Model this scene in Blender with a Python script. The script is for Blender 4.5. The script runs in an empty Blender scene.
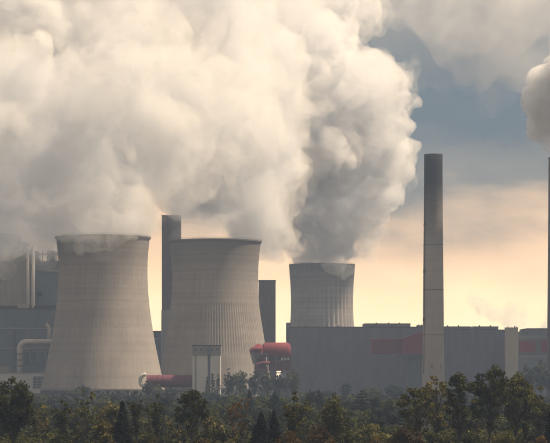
import bpy, bmesh, math, random
import numpy as np
from mathutils import Vector, Matrix

# ------------------------------------------------------------------ camera, sky, sun, exposure
S = bpy.context.scene
COL = S.collection
R = math.radians
CAM_H = 17.6            # a low rise in front of the plant
F = 2083.0              # focal length in photo pixels (550 px wide)
HX, HY = 275.0, 373.0   # principal column and horizon row of the photograph


def at(px, py, Y):
    """Point seen at photo pixel (px, py) at distance Y in front of the camera."""
    return Vector(((px - HX) * Y / F, Y, CAM_H + (HY - py) * Y / F))


def sx(px, Y):
    return (px - HX) * Y / F


def sz(py, Y):
    return CAM_H + (HY - py) * Y / F


cd = bpy.data.cameras.new('camera')
cam = bpy.data.objects.new('camera', cd)
COL.objects.link(cam)
cam.location = (0, 0, CAM_H)
cam.rotation_euler = (R(90), 0, 0)
cd.sensor_width = 36.0
cd.lens = 36.0 * F / 550.0
cd.shift_y = (HY - 221.5) / 550.0
cd.clip_start = 1.0
cd.clip_end = 30000.0
S.camera = cam

SUN_DIR = Vector((0.52, 0.04, 0.85)).normalized()     # towards the sun
SUN_EL = math.asin(SUN_DIR.z)
SUN_ROT = math.atan2(SUN_DIR.x, SUN_DIR.y)

W = bpy.data.worlds.new('World')
S.world = W
W.use_nodes = True
wt = W.node_tree
wt.nodes.clear()


def wn(t, **kw):
    n = wt.nodes.new(t)
    for k, v in kw.items():
        setattr(n, k, v)
    return n


w_out = wn('ShaderNodeOutputWorld')
w_bg = wn('ShaderNodeBackground')
w_bg.inputs['Strength'].default_value = 0.1
wt.links.new(w_bg.outputs[0], w_out.inputs['Surface'])
w_sky = wn('ShaderNodeTexSky', sky_type='NISHITA', sun_disc=False)
w_sky.sun_elevation = SUN_EL
w_sky.sun_rotation = SUN_ROT
w_sky.dust_density = 3.0
w_tc = wn('ShaderNodeTexCoord')
w_sep = wn('ShaderNodeSeparateXYZ')
wt.links.new(w_tc.outputs['Generated'], w_sep.inputs[0])
# broken cloud deck: layers told apart by height above the horizon, edges broken by noise
w_map = wn('ShaderNodeMapping')
w_map.inputs['Scale'].default_value = (9, 9, 26)
wt.links.new(w_tc.outputs['Generated'], w_map.inputs['Vector'])
w_n1 = wn('ShaderNodeTexNoise')
w_n1.inputs['Scale'].default_value = 1.0
w_n1.inputs['Detail'].default_value = 6.0
w_n1.inputs['Roughness'].default_value = 0.55
wt.links.new(w_map.outputs[0], w_n1.inputs['Vector'])
w_m1 = wn('ShaderNodeMath', operation='MULTIPLY_ADD')
w_m1.inputs[1].default_value = 0.075
w_m1.inputs[2].default_value = -0.0375
wt.links.new(w_n1.outputs['Fac'], w_m1.inputs[0])
w_h = wn('ShaderNodeMath', operation='ADD')
wt.links.new(w_sep.outputs['Z'], w_h.inputs[0])
wt.links.new(w_m1.outputs[0], w_h.inputs[1])
w_h2 = wn('ShaderNodeMath', operation='MULTIPLY')     # 0..0.5 -> 0..1
w_h2.inputs[1].default_value = 2.0
wt.links.new(w_h.outputs[0], w_h2.inputs[0])
w_ramp = wn('ShaderNodeValToRGB')
el = w_ramp.color_ramp.elements
SKY = [(0.00, (10.9, 8.1, 4.7)), (0.07, (10.5, 7.1, 3.7)), (0.135, (7.4, 4.6, 2.4)),
       (0.18, (1.3, 1.12, 0.82)), (0.24, (0.0, 0.21, 0.33)), (0.31, (0.03, 0.27, 0.38)),
       (0.42, (1.5, 1.35, 1.15)), (1.0, (2.0, 1.8, 1.55))]
while len(el) < len(SKY):
    el.new(0.5)
for e, (p, c) in zip(el, SKY):
    e.position = p
    e.color = (*c, 1)
wt.links.new(w_h2.outputs[0], w_ramp.inputs['Fac'])
w_mix = wn('ShaderNodeMix', data_type='RGBA')
w_mix.inputs['Factor'].default_value = 0.93
wt.links.new(w_sky.outputs[0], w_mix.inputs['A'])
wt.links.new(w_ramp.outputs[0], w_mix.inputs['B'])
wt.links.new(w_mix.outputs['Result'], w_bg.inputs['Color'])

sd = bpy.data.lights.new('sun', 'SUN')
sd.energy = 4.4
sd.angle = R(3.0)
sd.color = (1.0, 0.80, 0.58)
sun = bpy.data.objects.new('sun', sd)
COL.objects.link(sun)
sun.rotation_euler = SUN_DIR.to_track_quat('Z', 'Y').to_euler()

S.view_settings.view_transform = 'Standard'
S.view_settings.look = 'None'
S.view_settings.gamma = 1.0
S.view_settings.exposure = 0.85
S.view_settings.use_curve_mapping = False
S.render.engine = 'CYCLES'
cy = S.cycles
cy.use_denoising = True
cy.denoiser = 'OPENIMAGEDENOISE'
cy.max_bounces = 14
cy.diffuse_bounces = 3
cy.glossy_bounces = 2
cy.transmission_bounces = 2
cy.volume_bounces = 4
cy.transparent_max_bounces = 24
cy.use_adaptive_sampling = True
cy.adaptive_threshold = 0.04
cy.adaptive_min_samples = 12
cy.sample_clamp_indirect = 6.0
cy.caustics_reflective = False
cy.caustics_refractive = False

rnd = random.Random(7)
# ------------------------------------------------------------------ materials
def new_mat(name):
    m = bpy.data.materials.new(name)
    m.use_nodes = True
    return m, m.node_tree, m.node_tree.nodes['Principled BSDF']


def mat_plain(name, col, var=0.12, scale=0.25, rough=0.85, streak=0.0, bump=0.0, metal=0.0, mottle=0.0):
    """Painted or raw surface: base colour broken by noise, vertical weather streaks and fine relief."""
    m, t, b = new_mat(name)
    N, L = t.nodes, t.links
    b.inputs['Roughness'].default_value = rough
    b.inputs['Metallic'].default_value = metal
    b.inputs['Specular IOR Level'].default_value = 0.25
    tc = N.new('ShaderNodeTexCoord')
    n = N.new('ShaderNodeTexNoise')
    n.inputs['Scale'].default_value = scale
    n.inputs['Detail'].default_value = 5
    L.new(tc.outputs['Object'], n.inputs['Vector'])
    fac = n.outputs['Fac']
    if streak:
        mp = N.new('ShaderNodeMapping')
        mp.inputs['Scale'].default_value = (0.55, 0.55, 0.018)
        L.new(tc.outputs['Object'], mp.inputs['Vector'])
        n2 = N.new('ShaderNodeTexNoise')
        n2.inputs['Scale'].default_value = 1.0
        n2.inputs['Detail'].default_value = 6
        n2.inputs['Roughness'].default_value = 0.65
        L.new(mp.outputs[0], n2.inputs['Vector'])
        mx = N.new('ShaderNodeMix')
        mx.inputs['Factor'].default_value = streak
        L.new(n.outputs['Fac'], mx.inputs['A'])
        L.new(n2.outputs['Fac'], mx.inputs['B'])
        fac = mx.outputs['Result']
    cr = N.new('ShaderNodeValToRGB')
    cr.color_ramp.elements[0].position = 0.3
    cr.color_ramp.elements[1].position = 0.7
    cr.color_ramp.elements[0].color = (*[c * (1 - var) for c in col], 1)
    cr.color_ramp.elements[1].color = (*[c * (1 + var) for c in col], 1)
    L.new(fac, cr.inputs['Fac'])
    L.new(cr.outputs[0], b.inputs['Base Color'])
    if bump:
        bp = N.new('ShaderNodeBump')
        bp.inputs['Strength'].default_value = bump
        bp.inputs['Distance'].default_value = 0.3
        L.new(fac, bp.inputs['Height'])
        L.new(bp.outputs[0], b.inputs['Normal'])
    return m


def mat_concrete(name, col, ring=1.4, panels=90, var=0.16, soot_z=None):
    """Slip-formed concrete: climbing-form rings and vertical form joints, weather streaks."""
    m, t, b = new_mat(name)
    N, L = t.nodes, t.links
    b.inputs['Roughness'].default_value = 0.9
    b.inputs['Specular IOR Level'].default_value = 0.2
    tc = N.new('ShaderNodeTexCoord')
    sp = N.new('ShaderNodeSeparateXYZ')
    L.new(tc.outputs['Object'], sp.inputs[0])

    def mth(op, a, bb=None, c=None):
        n = N.new('ShaderNodeMath')
        n.operation = op
        for i, v in enumerate((a, bb, c)):
            if v is None:
                continue
            if hasattr(v, 'links'):
                L.new(v, n.inputs[i])
            else:
                n.inputs[i].default_value = v
        return n.outputs[0]
    ang = mth('ARCTAN2', sp.outputs['Y'], sp.outputs['X'])
    u = mth('MULTIPLY', ang, panels / (2 * math.pi))
    v = mth('MULTIPLY', sp.outputs['Z'], 1 / ring)
    cx = N.new('ShaderNodeCombineXYZ')
    L.new(mth('FLOOR', u), cx.inputs[0])
    L.new(mth('FLOOR', v), cx.inputs[1])
    wn_ = N.new('ShaderNodeTexWhiteNoise')
    L.new(cx.outputs[0], wn_.inputs['Vector'])
    cr_ = N.new('ShaderNodeCombineXYZ')
    L.new(mth('FLOOR', v), cr_.inputs[1])
    wr = N.new('ShaderNodeTexWhiteNoise')
    L.new(cr_.outputs[0], wr.inputs['Vector'])
    # streaks: noise on the angle, hardly on the height
    cs = N.new('ShaderNodeCombineXYZ')
    L.new(mth('MULTIPLY', ang, 34.0), cs.inputs[0])
    L.new(mth('MULTIPLY', sp.outputs['Z'], 0.03), cs.inputs[1])
    ns = N.new('ShaderNodeTexNoise')
    ns.inputs['Scale'].default_value = 1.0
    ns.inputs['Detail'].default_value = 6
    ns.inputs['Roughness'].default_value = 0.7
    L.new(cs.outputs[0], ns.inputs['Vector'])
    nb = N.new('ShaderNodeTexNoise')
    nb.inputs['Scale'].default_value = 0.045
    nb.inputs['Detail'].default_value = 6
    L.new(tc.outputs['Object'], nb.inputs['Vector'])
    a = mth('MULTIPLY', wn_.outputs['Value'], 0.06)
    a = mth('MULTIPLY_ADD', wr.outputs['Value'], 0.14, a)
    a = mth('MULTIPLY_ADD', ns.outputs['Fac'], 0.75, a)
    a = mth('MULTIPLY_ADD', nb.outputs['Fac'], 0.50, a)
    # form joints
    ju = mth('LESS_THAN', mth('FRACT', u), 0.10)
    jv = mth('LESS_THAN', mth('FRACT', v), 0.13)
    a = mth('SUBTRACT', a, mth('MULTIPLY', mth('MAXIMUM', ju, jv), 0.05))
    cr = N.new('ShaderNodeValToRGB')
    cr.color_ramp.elements[0].position = 0.45
    cr.color_ramp.elements[1].position = 0.95
    cr.color_ramp.elements[0].color = (*[c * (1 - var) for c in col], 1)
    cr.color_ramp.elements[1].color = (*[c * (1 + var) for c in col], 1)
    L.new(a, cr.inputs['Fac'])
    out = cr.outputs[0]
    if soot_z:
        z0, z1, dark = soot_z
        mr = N.new('ShaderNodeMapRange')
        mr.inputs['From Min'].default_value = z0
        mr.inputs['From Max'].default_value = z1
        L.new(mth('MULTIPLY_ADD', ns.outputs['Fac'], 18.0, mth('SUBTRACT', sp.outputs['Z'], 9.0)), mr.inputs['Value'])
        mx = N.new('ShaderNodeMix')
        mx.data_type = 'RGBA'
        L.new(mr.outputs['Result'], mx.inputs['Factor'])
        L.new(out, mx.inputs['A'])
        mx.inputs['B'].default_value = (*dark, 1)
        out = mx.outputs['Result']
    L.new(out, b.inputs['Base Color'])
    bp = N.new('ShaderNodeBump')
    bp.inputs['Strength'].default_value = 0.5
    bp.inputs['Distance'].default_value = 0.15
    L.new(a, bp.inputs['Height'])
    L.new(bp.outputs[0], b.inputs['Normal'])
    return m


def mat_clad(name, col, pw=3.0, ph=9.0, var=0.10):
    """Profiled sheet cladding: narrow bays, horizontal lap joints, slight shade differences between sheets."""
    m, t, b = new_mat(name)
    N, L = t.nodes, t.links
    b.inputs['Roughness'].default_value = 0.6
    b.inputs['Specular IOR Level'].default_value = 0.3
    tc = N.new('ShaderNodeTexCoord')
    sp = N.new('ShaderNodeSeparateXYZ')
    L.new(tc.outputs['Object'], sp.inputs[0])

    def mth(op, a, bb=None, c=None):
        n = N.new('ShaderNodeMath')
        n.operation = op
        for i, v in enumerate((a, bb, c)):
            if v is None:
                continue
            if hasattr(v, 'links'):
                L.new(v, n.inputs[i])
            else:
                n.inputs[i].default_value = v
        return n.outputs[0]
    u = mth('MULTIPLY', mth('ADD', sp.outputs['X'], sp.outputs['Y']), 1 / pw)
    v = mth('MULTIPLY', sp.outputs['Z'], 1 / ph)
    cx = N.new('ShaderNodeCombineXYZ')
    L.new(mth('FLOOR', u), cx.inputs[0])
    L.new(mth('FLOOR', v), cx.inputs[1])
    w_ = N.new('ShaderNodeTexWhiteNoise')
    L.new(cx.outputs[0], w_.inputs['Vector'])
    mp = N.new('ShaderNodeMapping')
    mp.inputs['Scale'].default_value = (0.4, 0.4, 0.03)
    L.new(tc.outputs['Object'], mp.inputs['Vector'])
    ns = N.new('ShaderNodeTexNoise')
    ns.inputs['Scale'].default_value = 1.0
    ns.inputs['Detail'].default_value = 6
    L.new(mp.outputs[0], ns.inputs['Vector'])
    a = mth('MULTIPLY_ADD', ns.outputs['Fac'], 0.7, mth('MULTIPLY', w_.outputs['Value'], 0.3))
    j = mth('MAXIMUM', mth('LESS_THAN', mth('FRACT', u), 0.07), mth('LESS_THAN', mth('FRACT', v), 0.03))
    a = mth('SUBTRACT', a, mth('MULTIPLY', j, 0.25))
    cr = N.new('ShaderNodeValToRGB')
    cr.color_ramp.elements[0].position = 0.2
    cr.color_ramp.elements[1].position = 0.8
    cr.color_ramp.elements[0].color = (*[c * (1 - var) for c in col], 1)
    cr.color_ramp.elements[1].color = (*[c * (1 + var) for c in col], 1)
    L.new(a, cr.inputs['Fac'])
    L.new(cr.outputs[0], b.inputs['Base Color'])
    return m


M = {}
M['tower_a'] = mat_concrete('tower_concrete_warm', (0.27, 0.243, 0.22), 1.7, 84, 0.24, (88, 135, (0.10, 0.095, 0.09)))
M['tower_b'] = mat_concrete('tower_concrete_ribbed', (0.25, 0.228, 0.208), 1.7, 96, 0.26, (84, 132, (0.085, 0.085, 0.085)))
M['tower_c'] = mat_concrete('tower_concrete_far', (0.27, 0.25, 0.235), 2.0, 60, 0.3, (95, 140, (0.08, 0.08, 0.08)))
M['rim'] = mat_plain('rim_concrete', (0.12, 0.12, 0.12), 0.2, 0.3)
M['column'] = mat_plain('column_concrete', (0.08, 0.078, 0.075), 0.15, 0.5)
M['basin'] = mat_plain('basin_concrete', (0.2, 0.2, 0.19), 0.15, 0.3)
M['dark_in'] = mat_plain('wet_fill', (0.05, 0.05, 0.05), 0.2, 0.3)
M['chimney'] = mat_concrete('chimney_concrete', (0.34, 0.305, 0.275), 2.2, 26, 0.12, (95, 150, (0.016, 0.016, 0.018)))
M['stack'] = mat_clad('stack_cladding', (0.085, 0.07, 0.066), 3.2, 7.0, 0.2)
M['clad'] = mat_clad('boiler_cladding_haze_tint', (0.125, 0.13, 0.17), 3.3, 11.0, 0.16)  # blue tint of the distant haze mixed into the sheet colour
M['clad_blue'] = mat_clad('hall_cladding_blue_grey', (0.12, 0.145, 0.17), 3.0, 8.0, 0.14)
M['clad_grey'] = mat_clad('block_cladding_grey', (0.24, 0.23, 0.215), 2.6, 10.0, 0.12)
M['clad_light'] = mat_clad('silo_cladding_light', (0.30, 0.285, 0.26), 2.0, 10.0, 0.1)
M['trim'] = mat_plain('roof_edge_trim', (0.07, 0.07, 0.075), 0.1, 0.3)
M['band'] = mat_plain('pale_band', (0.3, 0.29, 0.28), 0.1, 0.3)
M['white'] = mat_plain('white_render', (0.58, 0.56, 0.52), 0.06, 0.2, streak=0.6)
M['white_duct'] = mat_plain('white_duct_paint', (0.46, 0.43, 0.39), 0.10, 0.5)
M['red'] = mat_plain('red_sheet', (0.17, 0.032, 0.046), 0.14, 0.25, streak=0.6)
M['red_dull'] = mat_plain('red_sheet_faded', (0.125, 0.038, 0.052), 0.16, 0.25, streak=0.6)
M['steel'] = mat_plain('grey_steel', (0.10, 0.115, 0.13), 0.15, 0.6, rough=0.6)
M['steel_dark'] = mat_plain('dark_steel', (0.04, 0.045, 0.05), 0.15, 0.6, rough=0.6)
M['pane'] = mat_plain('louvre_glass', (0.06, 0.09, 0.13), 0.15, 0.6, rough=0.25)
M['stair'] = mat_plain('stair_tower_concrete', (0.40, 0.36, 0.315), 0.12, 0.2, streak=0.7)
M['tan'] = mat_plain('tan_paint', (0.42, 0.34, 0.26), 0.1, 0.5)


# ------------------------------------------------------------------ mesh helpers
def obj(name, bm, mat, parent=None, smooth=False):
    me = bpy.data.meshes.new(name)
    if smooth:
        for f in bm.faces:
            f.smooth = True
    bm.normal_update()
    bm.to_mesh(me)
    bm.free()
    me.materials.append(M[mat] if isinstance(mat, str) else mat)
    o = bpy.data.objects.new(name, me)
    COL.objects.link(o)
    o.parent = parent
    return o


def thing(name, label, cat, loc=(0, 0, 0), rz=0.0, group=None):
    o = bpy.data.objects.new(name, None)
    o.empty_display_size = 5
    COL.objects.link(o)
    o.location = loc
    o.rotation_euler = (0, 0, rz)
    return tag(o, label, cat, group)


def tag(o, label, cat, group=None):
    o['label'] = label
    o['category'] = cat
    if group:
        o['group'] = group
    return o


def box(bm, x0, x1, y0, y1, z0, z1, bev=0.0):
    g = bmesh.ops.create_cube(bm, size=1.0)
    for v in g['verts']:
        v.co = Vector((x0 + (v.co.x + .5) * (x1 - x0), y0 + (v.co.y + .5) * (y1 - y0), z0 + (v.co.z + .5) * (z1 - z0)))
    if bev:
        es = list({e for v in g['verts'] for e in v.link_edges})
        bmesh.ops.bevel(bm, geom=es, offset=bev, segments=1, affect='EDGES')
    return bm


def B(*a, **k):
    return box(bmesh.new(), *a, **k)


def lathe(bm, prof, n=64, rib=None, close=False):
    """Revolve (radius, z) profile about Z; rib(angle index, ring index) -> radius offset."""
    rings = []
    for i, (r, z) in enumerate(prof):
        row = []
        for k in range(n):
            a = 2 * math.pi * k / n
            rr = r + (rib(k, i) if rib else 0.0)
            row.append(bm.verts.new((rr * math.cos(a), rr * math.sin(a), z)))
        rings.append(row)
    for i in range(len(rings) - 1):
        for k in range(n):
            k2 = (k + 1) % n
            bm.faces.new((rings[i][k], rings[i][k2], rings[i + 1][k2], rings[i + 1][k]))
    if close:
        for k in range(n):
            k2 = (k + 1) % n
            bm.faces.new((rings[-1][k], rings[-1][k2], rings[0][k2], rings[0][k]))
    return bm


def bar(bm, a, b, r, n=6, r2=None):
    a, b = Vector(a), Vector(b)
    d = (b - a)
    q = d.to_track_quat('Z', 'Y')
    r2 = r if r2 is None else r2
    lo = [bm.verts.new(a + q @ Vector((r * math.cos(2 * math.pi * k / n), r * math.sin(2 * math.pi * k / n), 0))) for k in range(n)]
    hi = [bm.verts.new(b + q @ Vector((r2 * math.cos(2 * math.pi * k / n), r2 * math.sin(2 * math.pi * k / n), 0))) for k in range(n)]
    for k in range(n):
        bm.faces.new((lo[k], lo[(k + 1) % n], hi[(k + 1) % n], hi[k]))
    bm.faces.new(lo[::-1])
    bm.faces.new(hi)
    return bm


def tube(bm, pts, rad, n=16):
    """Round duct along a polyline, one radius or one per point."""
    pts = [Vector(p) for p in pts]
    rows = []
    up = Vector((0, 1, 0))
    for i, p in enumerate(pts):
        d = (pts[min(i + 1, len(pts) - 1)] - pts[max(i - 1, 0)]).normalized()
        s = d.cross(up)
        if s.length < 1e-3:
            s = Vector((1, 0, 0))
        s.normalize()
        u = s.cross(d).normalized()
        r = rad[i] if isinstance(rad, (list, tuple)) else rad
        rows.append([bm.verts.new(p + r * (math.cos(2 * math.pi * k / n) * s + math.sin(2 * math.pi * k / n) * u)) for k in range(n)])
    for i in range(len(rows) - 1):
        for k in range(n):
            k2 = (k + 1) % n
            bm.faces.new((rows[i][k], rows[i][k2], rows[i + 1][k2], rows[i + 1][k]))
    bm.faces.new(rows[0][::-1])
    bm.faces.new(rows[-1])
    bmesh.ops.recalc_face_normals(bm, faces=bm.faces)
    return bm


def prism(bm, poly, y0, y1):
    """Extrude an (x, z) polygon from y0 to y1."""
    a = [bm.verts.new((x, y0, z)) for x, z in poly]
    b = [bm.verts.new((x, y1, z)) for x, z in poly]
    n = len(poly)
    bm.faces.new(a)
    bm.faces.new(b[::-1])
    for k in range(n):
        bm.faces.new((a[k], b[k], b[(k + 1) % n], a[(k + 1) % n]))
    bmesh.ops.recalc_face_normals(bm, faces=bm.faces)
    return bm


# ------------------------------------------------------------------ cooling towers
def interp(prof, n):
    """Smooth (z -> radius) profile through the given points (Catmull-Rom)."""
    zs = np.array([p[0] for p in prof], float)
    rs = np.array([p[1] for p in prof], float)
    sl = np.gradient(rs, zs)
    out = []
    for z in np.linspace(zs[0], zs[-1], n):
        i = min(max(np.searchsorted(zs, z) - 1, 0), len(zs) - 2)
        h = zs[i + 1] - zs[i]
        t = (z - zs[i]) / h
        r = ((2*t**3 - 3*t**2 + 1) * rs[i] + (t**3 - 2*t**2 + t) * h * sl[i] + (-2*t**3 + 3*t**2) * rs[i+1] + (t**3 - t**2) * h * sl[i+1])
        out.append((float(r), float(z)))
    return out


def cooling_tower(label, px, Y, prof, mat, rib=None, n=192, ncol=40, leg=5.5):
    t = thing('cooling_tower', label, 'cooling tower', (sx(px, Y), Y, 0), group='cooling towers')
    outer = interp(prof, 72)
    th = 0.9
    bm = bmesh.new()
    loop = outer + [(r - th, z) for r, z in reversed(outer)]
    ribf = (lambda k, i: rib(k, outer[i][1]) if i < len(outer) else 0.0) if rib else None
    lathe(bm, loop, n, ribf, close=True)
    bmesh.ops.recalc_face_normals(bm, faces=bm.faces)
    sh = obj('shell', bm, mat, t, True)
    rt, zt = outer[-1]
    rm = obj('rim', lathe(bmesh.new(), [(rt - 1.6, zt - 0.6), (rt + 0.9, zt - 0.6), (rt + 1.0, zt + 0.55), (rt - 1.6, zt + 0.55)], 96, close=True), 'rim', t)
    bm = bmesh.new()
    for z in (zt + 1.05, zt + 1.6):
        tube_pts = [((rt + 0.8) * math.cos(a), (rt + 0.8) * math.sin(a), z) for a in np.linspace(0, 2 * math.pi, 97)]
        for a, b in zip(tube_pts, tube_pts[1:]):
            bar(bm, a, b, 0.07, 4)
    rail = obj('railing', bm, 'steel_dark', rm)
    rail['kind'] = 'stuff'
    rb = outer[0][0]
    zb = outer[0][1]
    for k in range(ncol):                       # raking supports below the shell
        a0 = 2 * math.pi * k / ncol
        for s in (-1, 1):
            a1 = a0 + s * math.pi / ncol * 0.92
            bm = bmesh.new()
            bar(bm, ((rb + 1.6) * math.cos(a0), (rb + 1.6) * math.sin(a0), 0.9), ((rb - 0.4) * math.cos(a1), (rb - 0.4) * math.sin(a1), zb + 0.2), 0.42, 6)
            obj('column', bm, 'column', t)
    obj('basin', lathe(bmesh.new(), [(rb + 3.2, -0.5), (rb + 3.2, 1.1), (rb + 0.2, 1.1), (rb + 0.2, -0.5)], 72, close=True), 'basin', t)
    obj('fill_pack', lathe(bmesh.new(), [(rb - 3.0, 0.2), (rb - 3.0, zb + 2.5), (0.2, zb + 2.6)], 48), 'dark_in', t)
    return t


def fine_rib(k, z):
    return 0.0


def rib_b(k, z):                                # coarse wind ribs on the middle third of the shell
    if z > 68.5:
        return 0.0
    if z > 33.0:
        return -0.55 if k % 3 == 0 else 0.0
    return -0.1 if k % 3 == 0 else 0.0


def rib_c(k, z):
    return 0.9 if k % 4 in (0, 1) else 0.0


cooling_tower('largest cooling tower, warm beige concrete, steam spilling over its rim', 103, 1500,
              [(5.0, 44.6), (20, 41.4), (50, 35.6), (78, 32.4), (96, 32.0), (114.8, 33.5)], 'tower_a', None, 168)
cooling_tower('cooling tower with closely ribbed lower shell and clear dark rim, behind the white bunker tower', 215, 1585,
              [(5.0, 43.5), (20, 41.2), (43, 37.6), (70, 33.6), (88, 32.8), (104, 33.4), (117.3, 34.8)], 'tower_b', rib_b, 336)
cooling_tower('farthest cooling tower with broad vertical ribs, rising behind the dark boiler house', 322, 2060,
              [(5.0, 42.5), (20, 39.5), (45, 34.0), (66, 30.7), (86, 29.8), (105, 30.4), (124.2, 31.8)], 'tower_c', rib_c, 160)
M['ground'] = mat_plain('meadow_ground', (0.016, 0.017, 0.009), 0.4, 0.05)
g = obj('ground', B(-2400, 2400, -200, 4200, -1.0, 0.0), 'ground')
g['kind'] = 'structure'
M['ground'].node_tree.nodes['Principled BSDF'].inputs['Specular IOR Level'].default_value = 0.0
# ------------------------------------------------------------------ plant buildings
def Bp(px0, px1, Y, d, py0, py1, bev=0.0, o=(0, 0, 0), floor=False):
    """Box whose front face (at distance Y, depth d) spans photo columns px0..px1 and rows py0 (top)..py1 (bottom), about origin o."""
    z0 = 0.0 if floor else sz(py1, Y)
    return B(sx(px0, Y) - o[0], sx(px1, Y) - o[0], Y - o[1], Y + d - o[1], z0 - o[2], sz(py0, Y) - o[2], bev)


def block(name, label, cat, px, Y):
    o = (sx(px, Y), Y, 0)
    return thing(name, label, cat, o), o


# dark boiler house with the rust-red conveyor gallery in front
Y = 1640
t, o = block('boiler_house', 'long dark slate boiler house with flat roof, in front of the farthest tower', 'boiler house', 360, Y)
obj('wall', Bp(290, 435, Y, 70, 327.5, 0, o=o, floor=True), 'clad', t)
rf = obj('roof', Bp(289.6, 435, Y - 0.4, 71, 326.7, 327.5, o=o), 'trim', t)
obj('roof_plant_room', Bp(364.5, 410.5, Y + 4, 40, 323.8, 326.7, o=o), 'clad', rf)
obj('roof_edge', Bp(364.2, 410.8, Y + 3.6, 41, 323.4, 323.8, o=o), 'trim', rf)
obj('roof_vent', Bp(417, 423.5, Y + 5, 9, 325.2, 326.7, o=o), 'clad', rf)
for px in (418.4, 421.5):
    obj('vent_cap', Bp(px, px + 1.0, Y + 7, 3, 324.5, 325.2, o=o), 'trim', rf)
for px in (296, 313, 330.5, 347.5, 364, 381, 398, 415):
    obj('pilaster', Bp(px, px + 0.35, Y - 0.12, 0.5, 327.9, 0, o=o, floor=True), 'clad', t)
for px, w_, py, h_ in ((300, 9, 337, 2.2), (321, 9, 337, 2.2), (342, 9, 337, 2.2), (303, 4, 362, 3.0), (333, 6, 366, 4)):
    obj('louvre', Bp(px, px + w_, Y - 0.1, 0.4, py, py + h_, o=o), 'clad_blue', t)
obj('downpipe', Bp(357.0, 357.5, Y - 0.35, 0.4, 328.2, 395, o=o), 'steel', t)
obj('downpipe', Bp(308.2, 308.6, Y - 0.35, 0.4, 328.2, 395, o=o), 'steel', t)
for px in (298, 305, 326, 338, 376, 388, 399):
    obj('roof_vent', Bp(px, px + 1.2, Y + 8, 2, 325.4 if px < 360 else 322.6, 326.7 if px < 360 else 323.4, o=o), 'trim', rf)
obj('corner_block', Bp(286.3, 290.6, Y + 30, 30, 322.6, 0, o=o, floor=True), 'clad_blue', t)

Y = 1630
t, o = block('boiler_house', 'dark slate boiler house with notched flat roof, between the tall chimney and pale stair tower', 'boiler house', 470, Y)
obj('wall', Bp(436, 506.5, Y, 60, 330.2, 0, o=o, floor=True), 'clad', t)
rf = obj('roof', Bp(435.6, 506.5, Y - 0.4, 61, 329.5, 330.2, o=o), 'trim', t)
obj('roof_plant_room', Bp(437, 470.8, Y + 1.5, 40, 326.9, 329.5, o=o), 'clad', rf)
obj('roof_plant_room', Bp(473.2, 498.3, Y + 1.5, 40, 326.9, 329.5, o=o), 'clad', rf)
obj('roof_edge', Bp(437, 470.8, Y + 1.1, 41, 326.4, 326.9, o=o), 'trim', rf)
obj('roof_edge', Bp(473.0, 498.6, Y + 1.1, 41, 326.4, 326.9, o=o), 'trim', rf)
for px in (452, 466, 480, 494):
    obj('pilaster', Bp(px, px + 0.35, Y - 0.12, 0.5, 330.5, 0, o=o, floor=True), 'clad', t)

for px, w_, py, h_ in ((455, 8, 341, 2), (483, 8, 341, 2)):
    obj('louvre', Bp(px, px + w_, Y - 0.1, 0.4, py, py + h_, o=o), 'clad_blue', t)
for px in (447, 458, 479, 490):
    obj('roof_vent', Bp(px, px + 1.2, Y + 6, 2, 325.3, 326.4, o=o), 'trim', rf)
Y = 1600
t, o = block('stair_tower', 'pale concrete stair tower standing at the end of the dark boiler house', 'stair tower', 512, Y)
obj('shaft', Bp(506.2, 518.0, Y, 10, 328.3, 0, 0.12, o=o, floor=True), 'stair', t)
obj('roof_cap', Bp(505.9, 518.3, Y - 0.3, 10.6, 327.4, 328.3, o=o), 'stair', t)
obj('vent_pipe', Bp(514.2, 515.2, Y + 2, 0.8, 326.0, 327.4, o=o), 'trim', t)
obj('vent_pipe', Bp(507.6, 508.3, Y + 2, 0.6, 326.5, 327.4, o=o), 'trim', t)
obj('vent_pipe', Bp(516.3, 516.9, Y + 2, 0.6, 326.4, 327.4, o=o), 'trim', t)
for k in range(6):
    obj('joint', Bp(506.3, 517.9, Y - 0.04, 0.3, 334 + k * 7, 334.2 + k * 7, o=o), 'stair', t)

Y = 1610
t, o = block('coal_hall', 'grey coal hall with red wall panels beyond the pale stair tower', 'coal hall', 535, Y)
obj('wall', Bp(518.6, 566, Y, 60, 334.0, 0, o=o, floor=True), 'clad_blue', t)
obj('roof_step', Bp(519.5, 526.6, Y + 3, 30, 331.4, 334.0, o=o), 'clad', t)
obj('vent', Bp(522, 525, Y + 4, 6, 330.0, 331.4, o=o), 'trim', t)
obj('upper_storey', Bp(527.2, 566, Y + 2, 50, 328.9, 334.0, o=o), 'clad', t)
obj('roof_edge', Bp(526.9, 566, Y + 1.5, 51, 328.2, 328.9, o=o), 'trim', t)
obj('band', Bp(519.0, 566, Y - 0.25, 0.6, 336.6, 337.4, o=o), 'band', t)
obj('red_panel', Bp(519.4, 535.8, Y - 0.5, 0.9, 340.6, 352.2, o=o), 'red', t)
obj('red_panel', Bp(541.2, 560, Y - 0.5, 0.9, 340.2, 352.2, o=o), 'red', t)
obj('recess', Bp(536.1, 540.9, Y - 0.12, 0.4, 340.6, 352.2, o=o), 'steel', t)
obj('band', Bp(519.0, 566, Y - 0.3, 0.6, 352.9, 353.6, o=o), 'trim', t)
obj('band', Bp(519.0, 566, Y - 0.3, 0.6, 356.5, 357.2, o=o), 'band', t)

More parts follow.
